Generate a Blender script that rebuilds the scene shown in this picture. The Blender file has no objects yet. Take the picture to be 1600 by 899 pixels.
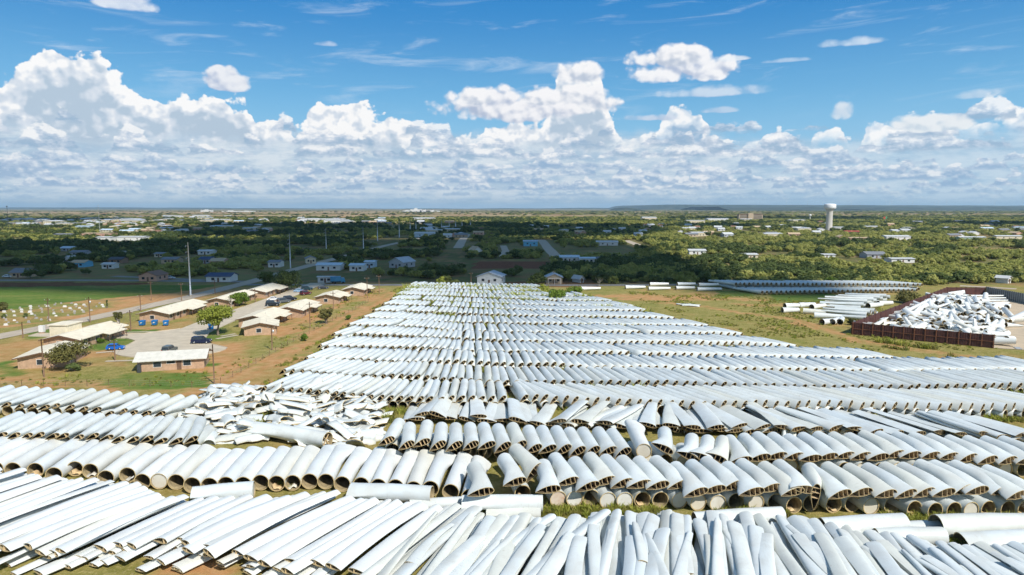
import bpy, math, random
import numpy as np
from mathutils import Vector, Matrix, Euler
R = math.radians
rng = random.Random(7)
nrg = np.random.default_rng(11)
sc = bpy.context.scene
COL = sc.collection

# ---------------------------------------------------------------- camera
CAM_H = 35.0
PITCH = R(6.65)
FPX = 1067.0            # focal length in pixels of a 1600 px wide frame
cam_d = bpy.data.cameras.new('camera')
cam = bpy.data.objects.new('camera', cam_d)
COL.objects.link(cam)
cam.location = (0, 0, CAM_H)
cam.rotation_euler = (R(90) - PITCH, 0, 0)
cam_d.sensor_width = 36.0
cam_d.lens = 36.0 * FPX / 1600.0
cam_d.clip_start = 0.5
cam_d.clip_end = 90000.0
sc.camera = cam
CP, SP = math.cos(PITCH), math.sin(PITCH)

def at(px, py, h=0.0):
    """world point (x, y) at height h that the photograph shows at pixel (px, py)"""
    u = (px - 800.0) / FPX
    v = (py - 449.5) / FPX
    d = (CAM_H - h) / (SP + v * CP)
    return (u * d, d * (CP - v * SP))

def to_px(x, y, z):
    dz = z - CAM_H
    depth = y * CP - dz * SP
    return (800 + FPX * x / depth, 449.5 - FPX * (y * SP + dz * CP) / depth)

# ---------------------------------------------------------------- shader expression helper
class E:
    """a socket with arithmetic"""
    tree = None
    def __init__(self, s): self.s = s
    @staticmethod
    def m(op, *a, clamp=False):
        n = E.tree.nodes.new('ShaderNodeMath'); n.operation = op; n.use_clamp = clamp
        for i, v in enumerate(a):
            if isinstance(v, E): E.tree.links.new(v.s, n.inputs[i])
            else: n.inputs[i].default_value = float(v)
        return E(n.outputs[0])
    def __add__(a, b): return E.m('ADD', a, b)
    __radd__ = __add__
    def __sub__(a, b): return E.m('SUBTRACT', a, b)
    def __rsub__(a, b): return E.m('SUBTRACT', b, a)
    def __mul__(a, b): return E.m('MULTIPLY', a, b)
    __rmul__ = __mul__
    def __truediv__(a, b): return E.m('DIVIDE', a, b)
    def clamp(a): return E.m('ADD', a, 0.0, clamp=True)
    def max(a, b): return E.m('MAXIMUM', a, b)
    def min(a, b): return E.m('MINIMUM', a, b)
    def pow(a, b): return E.m('POWER', a, b)

def smooth(x, a, b, lo=0.0, hi=1.0):
    n = E.tree.nodes.new('ShaderNodeMapRange'); n.interpolation_type = 'SMOOTHSTEP'
    E.tree.links.new(x.s, n.inputs['Value'])
    for k, v in (('From Min', a), ('From Max', b), ('To Min', lo), ('To Max', hi)):
        if isinstance(v, E): E.tree.links.new(v.s, n.inputs[k])
        else: n.inputs[k].default_value = v
    return E(n.outputs['Result'])

def combine(x, y, z=0.0):
    n = E.tree.nodes.new('ShaderNodeCombineXYZ')
    for i, v in enumerate((x, y, z)):
        if isinstance(v, E): E.tree.links.new(v.s, n.inputs[i])
        else: n.inputs[i].default_value = v
    return E(n.outputs[0])

def noise(vec, scale, detail=4.0, rough=0.55, dist=0.0, color=False):
    n = E.tree.nodes.new('ShaderNodeTexNoise'); n.noise_dimensions = '3D'
    if vec is not None: E.tree.links.new(vec.s, n.inputs['Vector'])
    n.inputs['Scale'].default_value = scale; n.inputs['Detail'].default_value = detail
    n.inputs['Roughness'].default_value = rough; n.inputs['Distortion'].default_value = dist
    return E(n.outputs['Color' if color else 0])

def voro(vec, scale, smoothness=0.35, feature='SMOOTH_F1', detail=0.0):
    n = E.tree.nodes.new('ShaderNodeTexVoronoi'); n.voronoi_dimensions = '2D'; n.feature = feature
    E.tree.links.new(vec.s, n.inputs['Vector'])
    n.inputs['Scale'].default_value = scale
    if 'Detail' in n.inputs: n.inputs['Detail'].default_value = detail
    if feature == 'SMOOTH_F1': n.inputs['Smoothness'].default_value = smoothness
    return E(n.outputs['Distance'])

def curve(x, pts):
    n = E.tree.nodes.new('ShaderNodeFloatCurve')
    E.tree.links.new(x.s, n.inputs['Value'])
    c = n.mapping.curves[0]
    pts = sorted(pts)
    c.points[0].location = pts[0]; c.points[1].location = pts[-1]
    for p in pts[1:-1]: c.points.new(*p)
    for p in c.points: p.handle_type = 'AUTO_CLAMPED'
    n.mapping.update()
    return E(n.outputs[0])

def mixc(f, a, b):
    n = E.tree.nodes.new('ShaderNodeMix'); n.data_type = 'RGBA'; n.clamp_factor = True
    if isinstance(f, E): E.tree.links.new(f.s, n.inputs[0])
    else: n.inputs[0].default_value = f
    for i, v in ((6, a), (7, b)):
        if isinstance(v, E): E.tree.links.new(v.s, n.inputs[i])
        else: n.inputs[i].default_value = (*v, 1.0)
    return E(n.outputs[2])

def srgb(r, g, b):
    f = lambda c: c / 12.92 if c <= 0.04045 else ((c + 0.055) / 1.055) ** 2.4
    return (f(r / 255), f(g / 255), f(b / 255))

# ---------------------------------------------------------------- light
SUN_EL, SUN_AZ = R(45.0), R(143.0)     # azimuth clockwise from +Y: behind the camera, to the right
sun_dir = Vector((math.sin(SUN_AZ) * math.cos(SUN_EL), math.cos(SUN_AZ) * math.cos(SUN_EL), math.sin(SUN_EL)))
sun_d = bpy.data.lights.new('sun', 'SUN'); sun_d.energy = 4.4; sun_d.angle = R(0.53); sun_d.color = (1.0, 0.955, 0.88)
sun = bpy.data.objects.new('sun', sun_d); COL.objects.link(sun)
sun.rotation_euler = sun_dir.to_track_quat('Z', 'Y').to_euler()
sun.location = (0, 0, 300)

vs = sc.view_settings
sc.display_settings.display_device = 'sRGB'
vs.view_transform = 'Standard'; vs.look = 'None'; vs.gamma = 1.0; vs.use_curve_mapping = False
vs.exposure = 0.24

# ---------------------------------------------------------------- sky with cumulus
def build_world():
    w = bpy.data.worlds.new('World'); sc.world = w; w.use_nodes = True
    t = w.node_tree; t.nodes.clear(); E.tree = t
    out = t.nodes.new('ShaderNodeOutputWorld')
    sky = t.nodes.new('ShaderNodeTexSky'); sky.sky_type = 'NISHITA'; sky.sun_disc = False
    sky.sun_elevation = SUN_EL; sky.sun_rotation = SUN_AZ
    sky.altitude = 600; sky.air_density = 1.0; sky.dust_density = 0.4; sky.ozone_density = 2.5
    tc = t.nodes.new('ShaderNodeTexCoord')
    sep = t.nodes.new('ShaderNodeSeparateXYZ'); t.links.new(tc.outputs['Generated'], sep.inputs[0])
    x, y, z = (E(sep.outputs[i]) for i in range(3))
    az = E.m('ARCTAN2', x, y) * 57.29578
    el = E.m('ARCSINE', z.max(-1.0).min(1.0)) * 57.29578
    def ae(px, py):
        u, v = (px - 800) / FPX, (py - 449.5) / FPX
        d = Vector((u, CP - v * SP, -SP - v * CP)).normalized()
        return math.degrees(math.atan2(d.x, d.y)), math.degrees(math.asin(d.z))
    A0, A1, E1 = -44.0, 44.0, 18.0
    an = ((az - A0) * (1.0 / (A1 - A0))).clamp()
    pt = lambda px, py: ((ae(px, py)[0] - A0) / (A1 - A0), ae(px, py)[1] / E1)
    # billow field: rounded lobes at three sizes
    def billow(p, s):
        wn = noise(p, s * 0.9, 3.0, 0.5, color=True)
        mp = t.nodes.new('ShaderNodeVectorMath'); mp.operation = 'MULTIPLY_ADD'
        t.links.new(wn.s, mp.inputs[0]); mp.inputs[1].default_value = (0.5 / s,) * 3
        t.links.new(p.s, mp.inputs[2])
        p2 = E(mp.outputs[0])
        return (1.0 - voro(p2, s)) * 0.55 + (1.0 - voro(p2, s * 2.3)) * 0.27 + (1.0 - voro(p2, s * 5.1)) * 0.11 + noise(p2, s * 5, 3.0, 0.55) * 0.07
    P = combine(az, el * 1.25, 0.0)
    P2 = combine(az + 0.25, el * 1.25 + 0.45, 0.0)
    wob = noise(combine(az, el, 3.0), 0.55, 5.0, 0.6)
    b1 = billow(P, 0.42); b1s = billow(P2, 0.42)
    emb = (b1 - b1s)
    # colours
    WHITE, LIGHT, GREY, BLUE = srgb(254, 254, 254), srgb(228, 234, 243), srgb(176, 190, 212), srgb(128, 165, 212)
    PALE = srgb(180, 209, 230)
    # sky colour: physical sky, a little deepened
    hs = t.nodes.new('ShaderNodeHueSaturation'); hs.inputs['Saturation'].default_value = 1.05; hs.inputs['Value'].default_value = 1.0
    hs.inputs['Hue'].default_value = 0.488
    t.links.new(sky.outputs[0], hs.inputs['Color'])
    # faint cirrus
    ci = noise(combine(az * 0.10 + el * 0.12, el * 0.75 - az * 0.06, 1.7), 1.0, 6.0, 0.62, 0.8)
    cir = smooth(ci, 0.53, 0.76) * smooth(el, 6.0, 10.5) * 0.42
    layers = []      # (alpha, colour)
    def bank(top_pts, base_el, amp, zoff, tone):
        """a bank of cumulus whose skyline follows the points"""
        top = curve(an, top_pts) * E1
        d = top - el + (b1 - 0.60) * amp + (wob - 0.5) * amp * 0.9
        a = smooth(d, -0.05, 0.24) * smooth(el + (wob - 0.5) * 2.2 + (noise(combine(az, 3.3 + zoff, 0.0), 0.22, 2.0) - 0.5) * 3.0, 4.3, 5.6)
        depth = (top - el)
        # self-shade: bright crown, soft grey below, emboss of the lobes
        sh = (emb * 1.25 + (noise(combine(az, el, zoff), 0.9, 2.0) - noise(combine(az + 0.3, el + 0.8, zoff), 0.9, 2.0)) * 1.3 + 0.70 - smooth(depth, 0.3, 2.8) * 0.62 + (noise(combine(az, el * 1.9, zoff), 0.3, 3.0, 0.5) - 0.5) * 1.5).clamp()
        c = mixc(smooth(sh, 0.0, 0.42), tone[0], tone[1]); c = mixc(smooth(sh, 0.36, 0.72), c, tone[2])
        return a, c
    sky1 = [(-40,128),(0,118),(38,108),(52,80),(82,64),(112,68),(150,80),(172,112),(205,134),(240,152),(288,146),(340,150),(378,152),(396,180),(440,192),(468,192),(486,170),(512,160),(545,182),(570,196),(606,180),(636,188),(664,214),(692,232),(720,205),(762,196),(840,192),(868,122),(884,106),(930,106),(946,160),(968,204),(1004,210)]
    sky2 = [(1004,210),(1028,196),(1052,174),(1084,168),(1104,205),(1140,232),(1166,218),(1190,220),(1214,246),(1238,268),(1258,242),(1272,212),(1300,202),(1322,216),(1336,250),(1352,200),(1388,198),(1410,196),(1450,184),(1492,190),(1508,204),(1536,186),(1580,172),(1640,178)]
    # 0: the far, merged cloud deck behind everything: soft grey and white
    v1 = noise(combine(az, el * 3.0, 21.0), 0.28, 4.0, 0.55); v2 = noise(combine(az, el * 4.2, 27.0), 0.9, 4.0, 0.6)
    vedge = 5.9 - smooth(az, 10.0, 24.0) * 1.0
    va = smooth(el + (noise(combine(az, el, 31.0), 0.35, 4.0) - 0.5) * 2.4, vedge + 0.7, vedge - 0.9) * (0.88 - smooth(az, 12.0, 26.0) * 0.28)
    vc = mixc(smooth(v1 * 0.65 + v2 * 0.35, 0.38, 0.60), srgb(178, 201, 222), srgb(228, 235, 241))
    layers.append((va, vc))
    # 1: rows of flat-based cumulus, the farthest lowest and smallest
    def row(i, py_base, hgt, cover, tones, al, fq):
        e_b = ae(800, py_base)[1]
        n1 = noise(combine(az, 17.0 * i, 0.5), fq, 3.0, 0.55)
        top = (n1 - cover) * (hgt / 0.16)
        rel = el - e_b + (noise(combine(az, el * 3, 5.0 * i), 1.1, 3.0, 0.6) - 0.5) * 0.5 * hgt
        p = combine(az * (1.15 / hgt), el * (2.0 / hgt), 3.0 * i); p2 = combine(az * (1.15 / hgt) + 0.25, el * (2.0 / hgt) + 0.6, 3.0 * i)
        bb = noise(p, 0.62, 5.0, 0.6); bs = noise(p2, 0.62, 5.0, 0.6)
        d = top - rel + (bb - 0.5) * hgt * 1.9
        a = smooth(d, -0.03 * hgt, 0.16 * hgt) * smooth(rel, -0.14 * hgt, 0.16 * hgt)
        s = ((rel * (0.62 / hgt)) + 0.08 + (bb - bs) * 2.6 + (noise(combine(az, el, 2.0 * i), 0.3, 2.0) - 0.5) * 0.9).clamp()
        c = mixc(smooth(s, 0.0, 0.45), tones[0], tones[1]); c = mixc(smooth(s, 0.32, 0.75), c, tones[2])
        layers.append((a * min(1.0, al * 0.86), c))
    far_t = (srgb(152, 184, 214), srgb(186, 208, 228), srgb(224, 233, 240))
    mid_t = (srgb(150, 180, 212), srgb(196, 212, 230), srgb(244, 246, 249))
    near_t = (srgb(156, 184, 211), srgb(204, 216, 232), srgb(254, 254, 254))
    row(1, 314, 0.5, 0.40, far_t, 0.75, 0.5)
    row(2, 306, 0.6, 0.40, far_t, 0.85, 0.42)
    row(3, 297, 0.75, 0.40, mid_t, 0.9, 0.36)
    row(4, 287, 0.9, 0.41, mid_t, 0.95, 0.3)
    row(5, 275, 1.0, 0.42, mid_t, 0.9, 0.27)
    tone = (srgb(184, 203, 221), srgb(218, 227, 238), WHITE)
    a, c = bank([pt(*p) for p in sky1[:18]] + [pt(760, 250), pt(1700, 250)], 0, 3.0, 2.0, tone); low = smooth(el, 2.2, 5.0)
    layers.append((a * low, c))
    a, c = bank([pt(-100, 270), pt(480, 260), pt(560, 225)] + [pt(*p) for p in sky1[18:]] + [pt(1060, 240), pt(1700, 260)], 0, 2.5, 7.0, tone); layers.append((a * smooth(el, 2.4, 4.6), c))
    a, c = bank([pt(-100, 280), pt(900, 270), pt(985, 225)] + [pt(*p) for p in sky2], 0, 2.2, 11.0, (srgb(160, 190, 218), srgb(214, 227, 240), WHITE)); layers.append((a * smooth(el, 2.0, 4.4) * 0.96, c))
    # 2: nearer rows in front of the banks
    row(6, 264, 1.15, 0.42, mid_t, 0.94, 0.25)
    row(7, 248, 1.35, 0.43, near_t, 0.96, 0.22)
    row(8, 231, 1.5, 0.47, near_t, 0.96, 0.2)
    row(9, 212, 1.6, 0.55, near_t, 0.96, 0.18)
    # 3: single puffs: (px, py, half width, half height, softness, lit tone, shade tone)
    def puff(px, py, rx, ry, soft=0.5, lit=(250, 250, 252), dark=(190, 202, 220), al=1.0, flat=2.4):
        a_, e_ = ae(px, py); rx /= 18.62; ry /= 18.62
        dx = (az - a_) * (1 / rx); dy = (el - e_) * (1 / ry)
        dyl = dy.min(0.0) * flat + dy.max(0.0)
        rad = dx * dx + dyl * dyl
        f = 1.0 - rad + (b1 - 0.58) * 1.7 + (wob - 0.5) * 0.8
        s = (dy * 0.32 + 0.52 + emb * 1.6).clamp()
        layers.append((smooth(f, 0.0, soft) * al, mixc(smooth(s, 0.1, 0.75), srgb(*dark), srgb(*lit))))
    puff(350, 132, 36, 26, 0.4, (238, 241, 247), (186, 200, 224))
    puff(195, 8, 42, 17, 0.7, (236, 242, 250), (200, 214, 236), 0.85)
    puff(905, 120, 42, 24); puff(890, 165, 74, 36)
    puff(790, 176, 112, 38, 0.5, (248, 248, 251), (178, 192, 216)); puff(742, 156, 30, 20); puff(850, 156, 40, 22)
    puff(1055, 114, 96, 36, 0.4, (248, 249, 252), (182, 196, 220)); puff(1048, 96, 42, 26)
    puff(1128, 146, 95, 13, 0.9, (214, 229, 244), (206, 220, 238), 0.85)
    puff(1010, 186, 44, 9, 0.6, (214, 224, 240), (190, 204, 226), 0.8)
    puff(1145, 93, 32, 6, 0.8, (240, 246, 252), (222, 234, 246), 0.75)
    puff(1330, 68, 40, 10, 0.9, (232, 242, 251), (214, 230, 246), 0.7)
    puff(1225, 96, 34, 5, 1.0, (222, 236, 249), (210, 226, 244), 0.55)
    puff(1316, 180, 18, 20, 0.6, (226, 235, 244), (204, 220, 236), 0.9)
    puff(1458, 196, 52, 20, 0.5, (236, 241, 245), (180, 203, 222))
    puff(1530, 150, 34, 10, 0.9, (212, 228, 242), (196, 216, 236), 0.65)
    puff(510, 70, 18, 7, 0.9, (206, 222, 244), (186, 208, 236), 0.7)
    puff(1120, 174, 30, 8, 0.8, (206, 222, 240), (184, 206, 232), 0.7)
    # combine
    bg0 = t.nodes.new('ShaderNodeBackground'); bg0.inputs[1].default_value = 0.10
    E_col = hs.outputs[0]; t.links.new(E_col, bg0.inputs[0])
    cur = bg0.outputs[0]
    def over(cur, a, c, strength=0.85):
        b = t.nodes.new('ShaderNodeBackground'); b.inputs[1].default_value = strength
        if isinstance(c, E): t.links.new(c.s, b.inputs[0])
        else: b.inputs[0].default_value = (*c, 1)
        m = t.nodes.new('ShaderNodeMixShader'); t.links.new(a.s, m.inputs[0]); t.links.new(cur, m.inputs[1]); t.links.new(b.outputs[0], m.inputs[2])
        return m.outputs[0]
    # pale air toward the horizon
    deep = mixc(smooth(el, 5.0, 17.0), srgb(118, 188, 232), srgb(28, 134, 208))
    cur = over(cur, smooth(y, 0.2, 0.7) * 0.82, deep)
    cur = over(cur, smooth(el, 9.5, 0.0, 0.0, 1.0) * 0.8, srgb(172, 209, 233))
    cur = over(cur, cir, srgb(226, 238, 250))
    for a, c in layers: cur = over(cur, a, c)
    # the lowest degrees fade into haze
    cur = over(cur, smooth(el, 1.5, -0.3) * 0.7, PALE)
    # all this only in front; elsewhere broken cumulus as a mean tone
    t.links.new(cur, out.inputs['Surface'])
build_world()

# ================================================================ materials
MATS = {}
def new_mat(name):
    m = bpy.data.materials.new(name); m.use_nodes = True
    t = m.node_tree; E.tree = t
    b = t.nodes['Principled BSDF']
    MATS[name] = m
    return m, t, b
def objco(world=False):
    if world:
        n = E.tree.nodes.new('ShaderNodeNewGeometry'); return E(n.outputs['Position'])
    n = E.tree.nodes.new('ShaderNodeTexCoord'); return E(n.outputs['Object'])
def scaled(v, sx, sy, sz):
    n = E.tree.nodes.new('ShaderNodeVectorMath'); n.operation = 'MULTIPLY'
    E.tree.links.new(v.s, n.inputs[0]); n.inputs[1].default_value = (sx, sy, sz)
    return E(n.outputs[0])
def orand():
    n = E.tree.nodes.new('ShaderNodeObjectInfo'); return E(n.outputs['Random'])
def setc(b, c): E.tree.links.new(c.s, b.inputs['Base Color'])
def bumped(b, h, strength, dist=0.02):
    n = E.tree.nodes.new('ShaderNodeBump'); n.inputs['Strength'].default_value = strength; n.inputs['Distance'].default_value = dist
    E.tree.links.new(h.s, n.inputs['Height']); E.tree.links.new(n.outputs[0], b.inputs['Normal'])

def simple(name, col, rough=0.7, var=0.25, scale=1.2, metal=0.0, rnd=0.0, spec=None):
    """a plain surface with worn, uneven colour"""
    m, t, b = new_mat(name)
    n = noise(objco(), scale, 5.0, 0.65)
    f = smooth(n, 0.25, 0.75)
    lo = tuple(c * (1 - var) for c in col); hi = tuple(min(1, c * (1 + var * 0.6)) for c in col)
    c = mixc(f, lo, hi)
    if rnd:
        c = mixc(orand() * rnd, c, tuple(x * 0.55 for x in col))
    setc(b, c)
    b.inputs['Roughness'].default_value = rough; b.inputs['Metallic'].default_value = metal
    if spec is not None: b.inputs['Specular IOR Level'].default_value = spec
    return m

def blade_paint(name, col, dirt, spotcol, amount):
    m, t, b = new_mat(name)
    co = objco(); rnd = orand()
    off = combine(rnd * 37.0, rnd * 91.0, rnd * 13.0)
    ad = E.tree.nodes.new('ShaderNodeVectorMath'); E.tree.links.new(co.s, ad.inputs[0]); E.tree.links.new(off.s, ad.inputs[1]); p = E(ad.outputs[0])
    streak = smooth(noise(scaled(p, 1.0, 0.12, 1.0), 1.6, 5.0, 0.7), 0.50, 0.80)
    cloudy = smooth(noise(p, 0.28, 4.0, 0.6), 0.38, 0.72)
    spots = smooth(noise(p, 2.3, 3.0, 0.7), 0.66, 0.74)
    c = mixc(rnd, col, tuple(x * k for x, k in zip(col, (0.86, 0.89, 0.93))))
    c = mixc(smooth(E.m('FRACT', rnd * 7.31), 0.6, 1.0) * 0.8, c, tuple(x * k for x, k in zip(col, (0.93, 0.89, 0.80))))
    runs = smooth(noise(scaled(p, 0.8, 5.0, 0.8), 1.1, 4.0, 0.6), 0.58, 0.78) * smooth(noise(p, 0.5, 2.0), 0.42, 0.62)
    c = mixc(cloudy * amount, c, dirt)
    c = mixc(streak * amount * 0.9, c, dirt)
    c = mixc(runs * amount * 0.8, c, spotcol)
    c = mixc(spots * amount * 0.9, c, spotcol)
    setc(b, c)
    b.inputs['Roughness'].default_value = 0.42
    b.inputs['Specular IOR Level'].default_value = 0.35
    bumped(b, noise(p, 3.0, 3.0), 0.05, 0.05)
    return m
M_WHITE = blade_paint('white_blade_paint', (0.77, 0.785, 0.755), (0.60, 0.585, 0.53), (0.40, 0.35, 0.27), 0.5)
M_WHITE_OLD = blade_paint('weathered_blade_paint', (0.69, 0.725, 0.705), (0.50, 0.50, 0.46), (0.34, 0.28, 0.20), 0.6)
M_CAP = blade_paint('root_cover_board', (0.72, 0.71, 0.65), (0.52, 0.46, 0.36), (0.45, 0.25, 0.13), 0.6)
M_CAP_RUST = blade_paint('stained_root_cover_board', (0.66, 0.58, 0.48), (0.5, 0.34, 0.22), (0.42, 0.2, 0.09), 0.9)
M_CUT = simple('cut_fibreglass_edge', (0.56, 0.42, 0.20), 0.85, 0.35, 3.0)
M_INNER = simple('raw_fibreglass_inside', (0.34, 0.27, 0.15), 0.9, 0.5, 1.3)
M_INDARK = simple('shade_darkened_inside', (0.13, 0.095, 0.05), 0.95, 0.5, 1.3)  # darkened copy of the bare inside: shade of the hollow put into the colour
M_WEB = simple('balsa_web', (0.60, 0.44, 0.24), 0.9, 0.35, 2.0)
M_CONC = simple('concrete', (0.52, 0.445, 0.335), 0.9, 0.16, 0.35)
M_ASPH = simple('worn_asphalt', (0.26, 0.245, 0.23), 0.92, 0.22, 0.3)
M_ROOF = simple('cream_gravel_roof', (0.74, 0.67, 0.52), 0.9, 0.14, 0.6)
M_BRICK = simple('tan_brick', (0.47, 0.31, 0.20), 0.9, 0.22, 1.5)
M_WOODFASC = simple('brown_fascia', (0.16, 0.095, 0.06), 0.8, 0.3, 2.0)
M_POLE = simple('weathered_pole_wood', (0.20, 0.12, 0.07), 0.9, 0.3, 3.0)
M_GALV = simple('galvanised_steel', (0.62, 0.64, 0.66), 0.45, 0.1, 1.0, 0.35)
M_GLASS = simple('dark_window_glass', (0.035, 0.045, 0.055), 0.12, 0.3, 1.0)
M_TRIM = simple('white_trim', (0.72, 0.71, 0.68), 0.7, 0.1, 2.0)
M_RUST = simple('rusty_brown_steel', (0.085, 0.03, 0.024), 0.75, 0.5, 0.7)
M_RUST2 = simple('orange_rust_steel', (0.20, 0.075, 0.035), 0.8, 0.5, 1.4)
M_FENCEG = simple('grey_fence_sheet', (0.26, 0.28, 0.28), 0.8, 0.2, 0.6)
M_STEELD = simple('dark_steel_frame', (0.05, 0.055, 0.06), 0.6, 0.3, 1.0)
M_TYRE = simple('tyre_rubber', (0.02, 0.02, 0.021), 0.85, 0.3, 6.0)
M_RIM = simple('wheel_metal', (0.45, 0.46, 0.47), 0.35, 0.15, 6.0, 0.7)
M_LAMP = simple('lamp_lens', (0.75, 0.74, 0.7), 0.2, 0.05, 5.0)
M_TAIL = simple('tail_lens', (0.35, 0.02, 0.015), 0.25, 0.1, 5.0)
M_BARK = simple('grey_bark', (0.17, 0.13, 0.095), 0.95, 0.4, 3.0)
M_DEADW = simple('bleached_dead_wood', (0.40, 0.35, 0.29), 0.95, 0.3, 3.0)
M_BLUEBIN = simple('blue_bin_plastic', (0.012, 0.16, 0.42), 0.4, 0.15, 2.0)
M_STONE = simple('grave_stone', (0.46, 0.43, 0.40), 0.7, 0.2, 2.0, rnd=0.6)
M_WIRE = simple('wire_steel', (0.30, 0.29, 0.27), 0.6, 0.2, 3.0)
PAINT = {}
def paint(col, rough=0.75):
    k = tuple(round(c, 3) for c in col) + (rough,)
    if k not in PAINT: PAINT[k] = simple('painted_surface', col, rough, 0.14, 0.9)
    return PAINT[k]

def leaf_mat(name, a, b_, c_, rnd=0.5):
    m, t, b = new_mat(name)
    co = objco(); r = orand()
    n1 = noise(co, 0.55, 3.0, 0.6); n2 = noise(co, 2.6, 2.0, 0.6)
    c = mixc(smooth(n1 + (r - 0.5) * rnd, 0.30, 0.66), a, b_)
    c = mixc(smooth(n2, 0.50, 0.78) * 0.8, c, c_)
    setc(b, c)
    b.inputs['Roughness'].default_value = 0.7
    b.inputs['Specular IOR Level'].default_value = 0.15
    tr = t.nodes.new('ShaderNodeBsdfTranslucent'); t.links.new(c.s, tr.inputs[0])
    mx = t.nodes.new('ShaderNodeMixShader'); mx.inputs[0].default_value = 0.34
    o = t.nodes['Material Output']
    t.links.new(b.outputs[0], mx.inputs[1]); t.links.new(tr.outputs[0], mx.inputs[2]); t.links.new(mx.outputs[0], o.inputs['Surface'])
    return m
L_MESQ = leaf_mat('mesquite_leaves', (0.265, 0.29, 0.07), (0.385, 0.385, 0.11), (0.43, 0.39, 0.155))
L_DARK = leaf_mat('dark_live_oak_leaves', (0.075, 0.11, 0.036), (0.13, 0.17, 0.052), (0.19, 0.21, 0.07))
L_LIME = leaf_mat('yellow_green_leaves', (0.28, 0.32, 0.05), (0.42, 0.43, 0.085), (0.46, 0.43, 0.13))
L_GREEN = leaf_mat('fresh_green_leaves', (0.10, 0.17, 0.022), (0.17, 0.25, 0.035), (0.22, 0.27, 0.06))
L_OLIVE = leaf_mat('olive_leaves', (0.11, 0.115, 0.035), (0.20, 0.185, 0.06), (0.27, 0.23, 0.09))
L_WEED = leaf_mat('dry_weed_blades', (0.20, 0.21, 0.045), (0.33, 0.30, 0.085), (0.42, 0.35, 0.14), 0.8)

# ================================================================ mesh tools
class MB:
    def __init__(s): s.v = []; s.f = []; s.m = []; s.sm = []
    def add(s, vs, fs, mi=0, smooth_=False, M=None):
        o = len(s.v)
        if M is not None: vs = [tuple(M @ Vector(v)) for v in vs]
        s.v += [tuple(v) for v in vs]
        s.f += [tuple(i + o for i in f) for f in fs]
        s.m += [mi] * len(fs) if isinstance(mi, int) else list(mi)
        s.sm += [smooth_] * len(fs)
        return s
    def box(s, lo, hi, mi=0, M=None, bev=0.0):
        x0, y0, z0 = lo; x1, y1, z1 = hi
        vs = [(x0,y0,z0),(x1,y0,z0),(x1,y1,z0),(x0,y1,z0),(x0,y0,z1),(x1,y0,z1),(x1,y1,z1),(x0,y1,z1)]
        fs = [(0,3,2,1),(4,5,6,7),(0,1,5,4),(1,2,6,5),(2,3,7,6),(3,0,4,7)]
        return s.add(vs, fs, mi, False, M)
    def tube(s, pts, radii, n=8, mi=0, caps=True, M=None):
        pts = [Vector(p) for p in pts]; vs = []; fs = []
        for i, p in enumerate(pts):
            d = (pts[min(i + 1, len(pts) - 1)] - pts[max(i - 1, 0)]).normalized()
            a = Vector((0, 0, 1)) if abs(d.z) < 0.9 else Vector((1, 0, 0))
            u = d.cross(a).normalized(); w = d.cross(u)
            for k in range(n):
                t = 2 * math.pi * k / n
                vs.append(p + (u * math.cos(t) + w * math.sin(t)) * radii[i])
        for i in range(len(pts) - 1):
            for k in range(n):
                k2 = (k + 1) % n
                fs.append((i * n + k, i * n + k2, (i + 1) * n + k2, (i + 1) * n + k))
        if caps:
            fs.append(tuple(range(n))[::-1] if False else tuple(range(n))); fs.append(tuple((len(pts) - 1) * n + k for k in range(n))[::-1])
        return s.add(vs, fs, mi, True, M)
    def lathe(s, prof, n=24, mi=0, M=None, smooth_=True):
        vs = []; fs = []
        for (r, z) in prof:
            for k in range(n):
                t = 2 * math.pi * k / n
                vs.append((r * math.cos(t), r * math.sin(t), z))
        for i in range(len(prof) - 1):
            for k in range(n):
                k2 = (k + 1) % n
                fs.append((i * n + k, i * n + k2, (i + 1) * n + k2, (i + 1) * n + k))
        if prof[0][0] > 0.001: fs.append(tuple(range(n))[::-1])
        if prof[-1][0] > 0.001: fs.append(tuple((len(prof) - 1) * n + k for k in range(n)))
        return s.add(vs, fs, mi, smooth_, M)
    def mesh(s, name, mats):
        me = bpy.data.meshes.new(name)
        me.from_pydata(s.v, [], s.f)
        for m in (mats if isinstance(mats, (list, tuple)) else [mats]): me.materials.append(m)
        me.polygons.foreach_set('material_index', s.m)
        me.polygons.foreach_set('use_smooth', s.sm)
        me.update()
        return me
def link(name, me, parent=None, loc=None, rot=None):
    o = bpy.data.objects.new(name, me); COL.objects.link(o)
    if parent is not None: o.parent = parent
    if loc is not None: o.location = loc
    if rot is not None: o.rotation_euler = rot
    return o
def part(name, mb, mats, parent): return link(name, mb.mesh(name, mats), parent)
def tag(o, label, cat, group=None):
    o['label'] = label; o['category'] = cat
    if group: o['group'] = group
    return o
def kind(o, k): o['kind'] = k; return o
def copy_tree(o, parent=None):
    c = o.copy(); COL.objects.link(c); c.parent = parent
    for ch in o.children: copy_tree(ch, c)
    return c
def empty(name, loc=(0, 0, 0), rz=0.0):
    o = bpy.data.objects.new(name, None); COL.objects.link(o); o.empty_display_size = 0.3
    o.location = loc; o.rotation_euler = (0, 0, rz); return o
ONES = ['first','second','third','fourth','fifth','sixth','seventh','eighth','ninth','tenth','eleventh','twelfth','thirteenth','fourteenth','fifteenth','sixteenth','seventeenth','eighteenth','nineteenth','twentieth']
def nth(i):
    if i < 20: return ONES[i]
    n = i + 1; suf = 'th' if 10 < n % 100 < 14 else {1: 'st', 2: 'nd', 3: 'rd'}.get(n % 10, 'th')
    return f'{n}{suf}'
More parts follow.
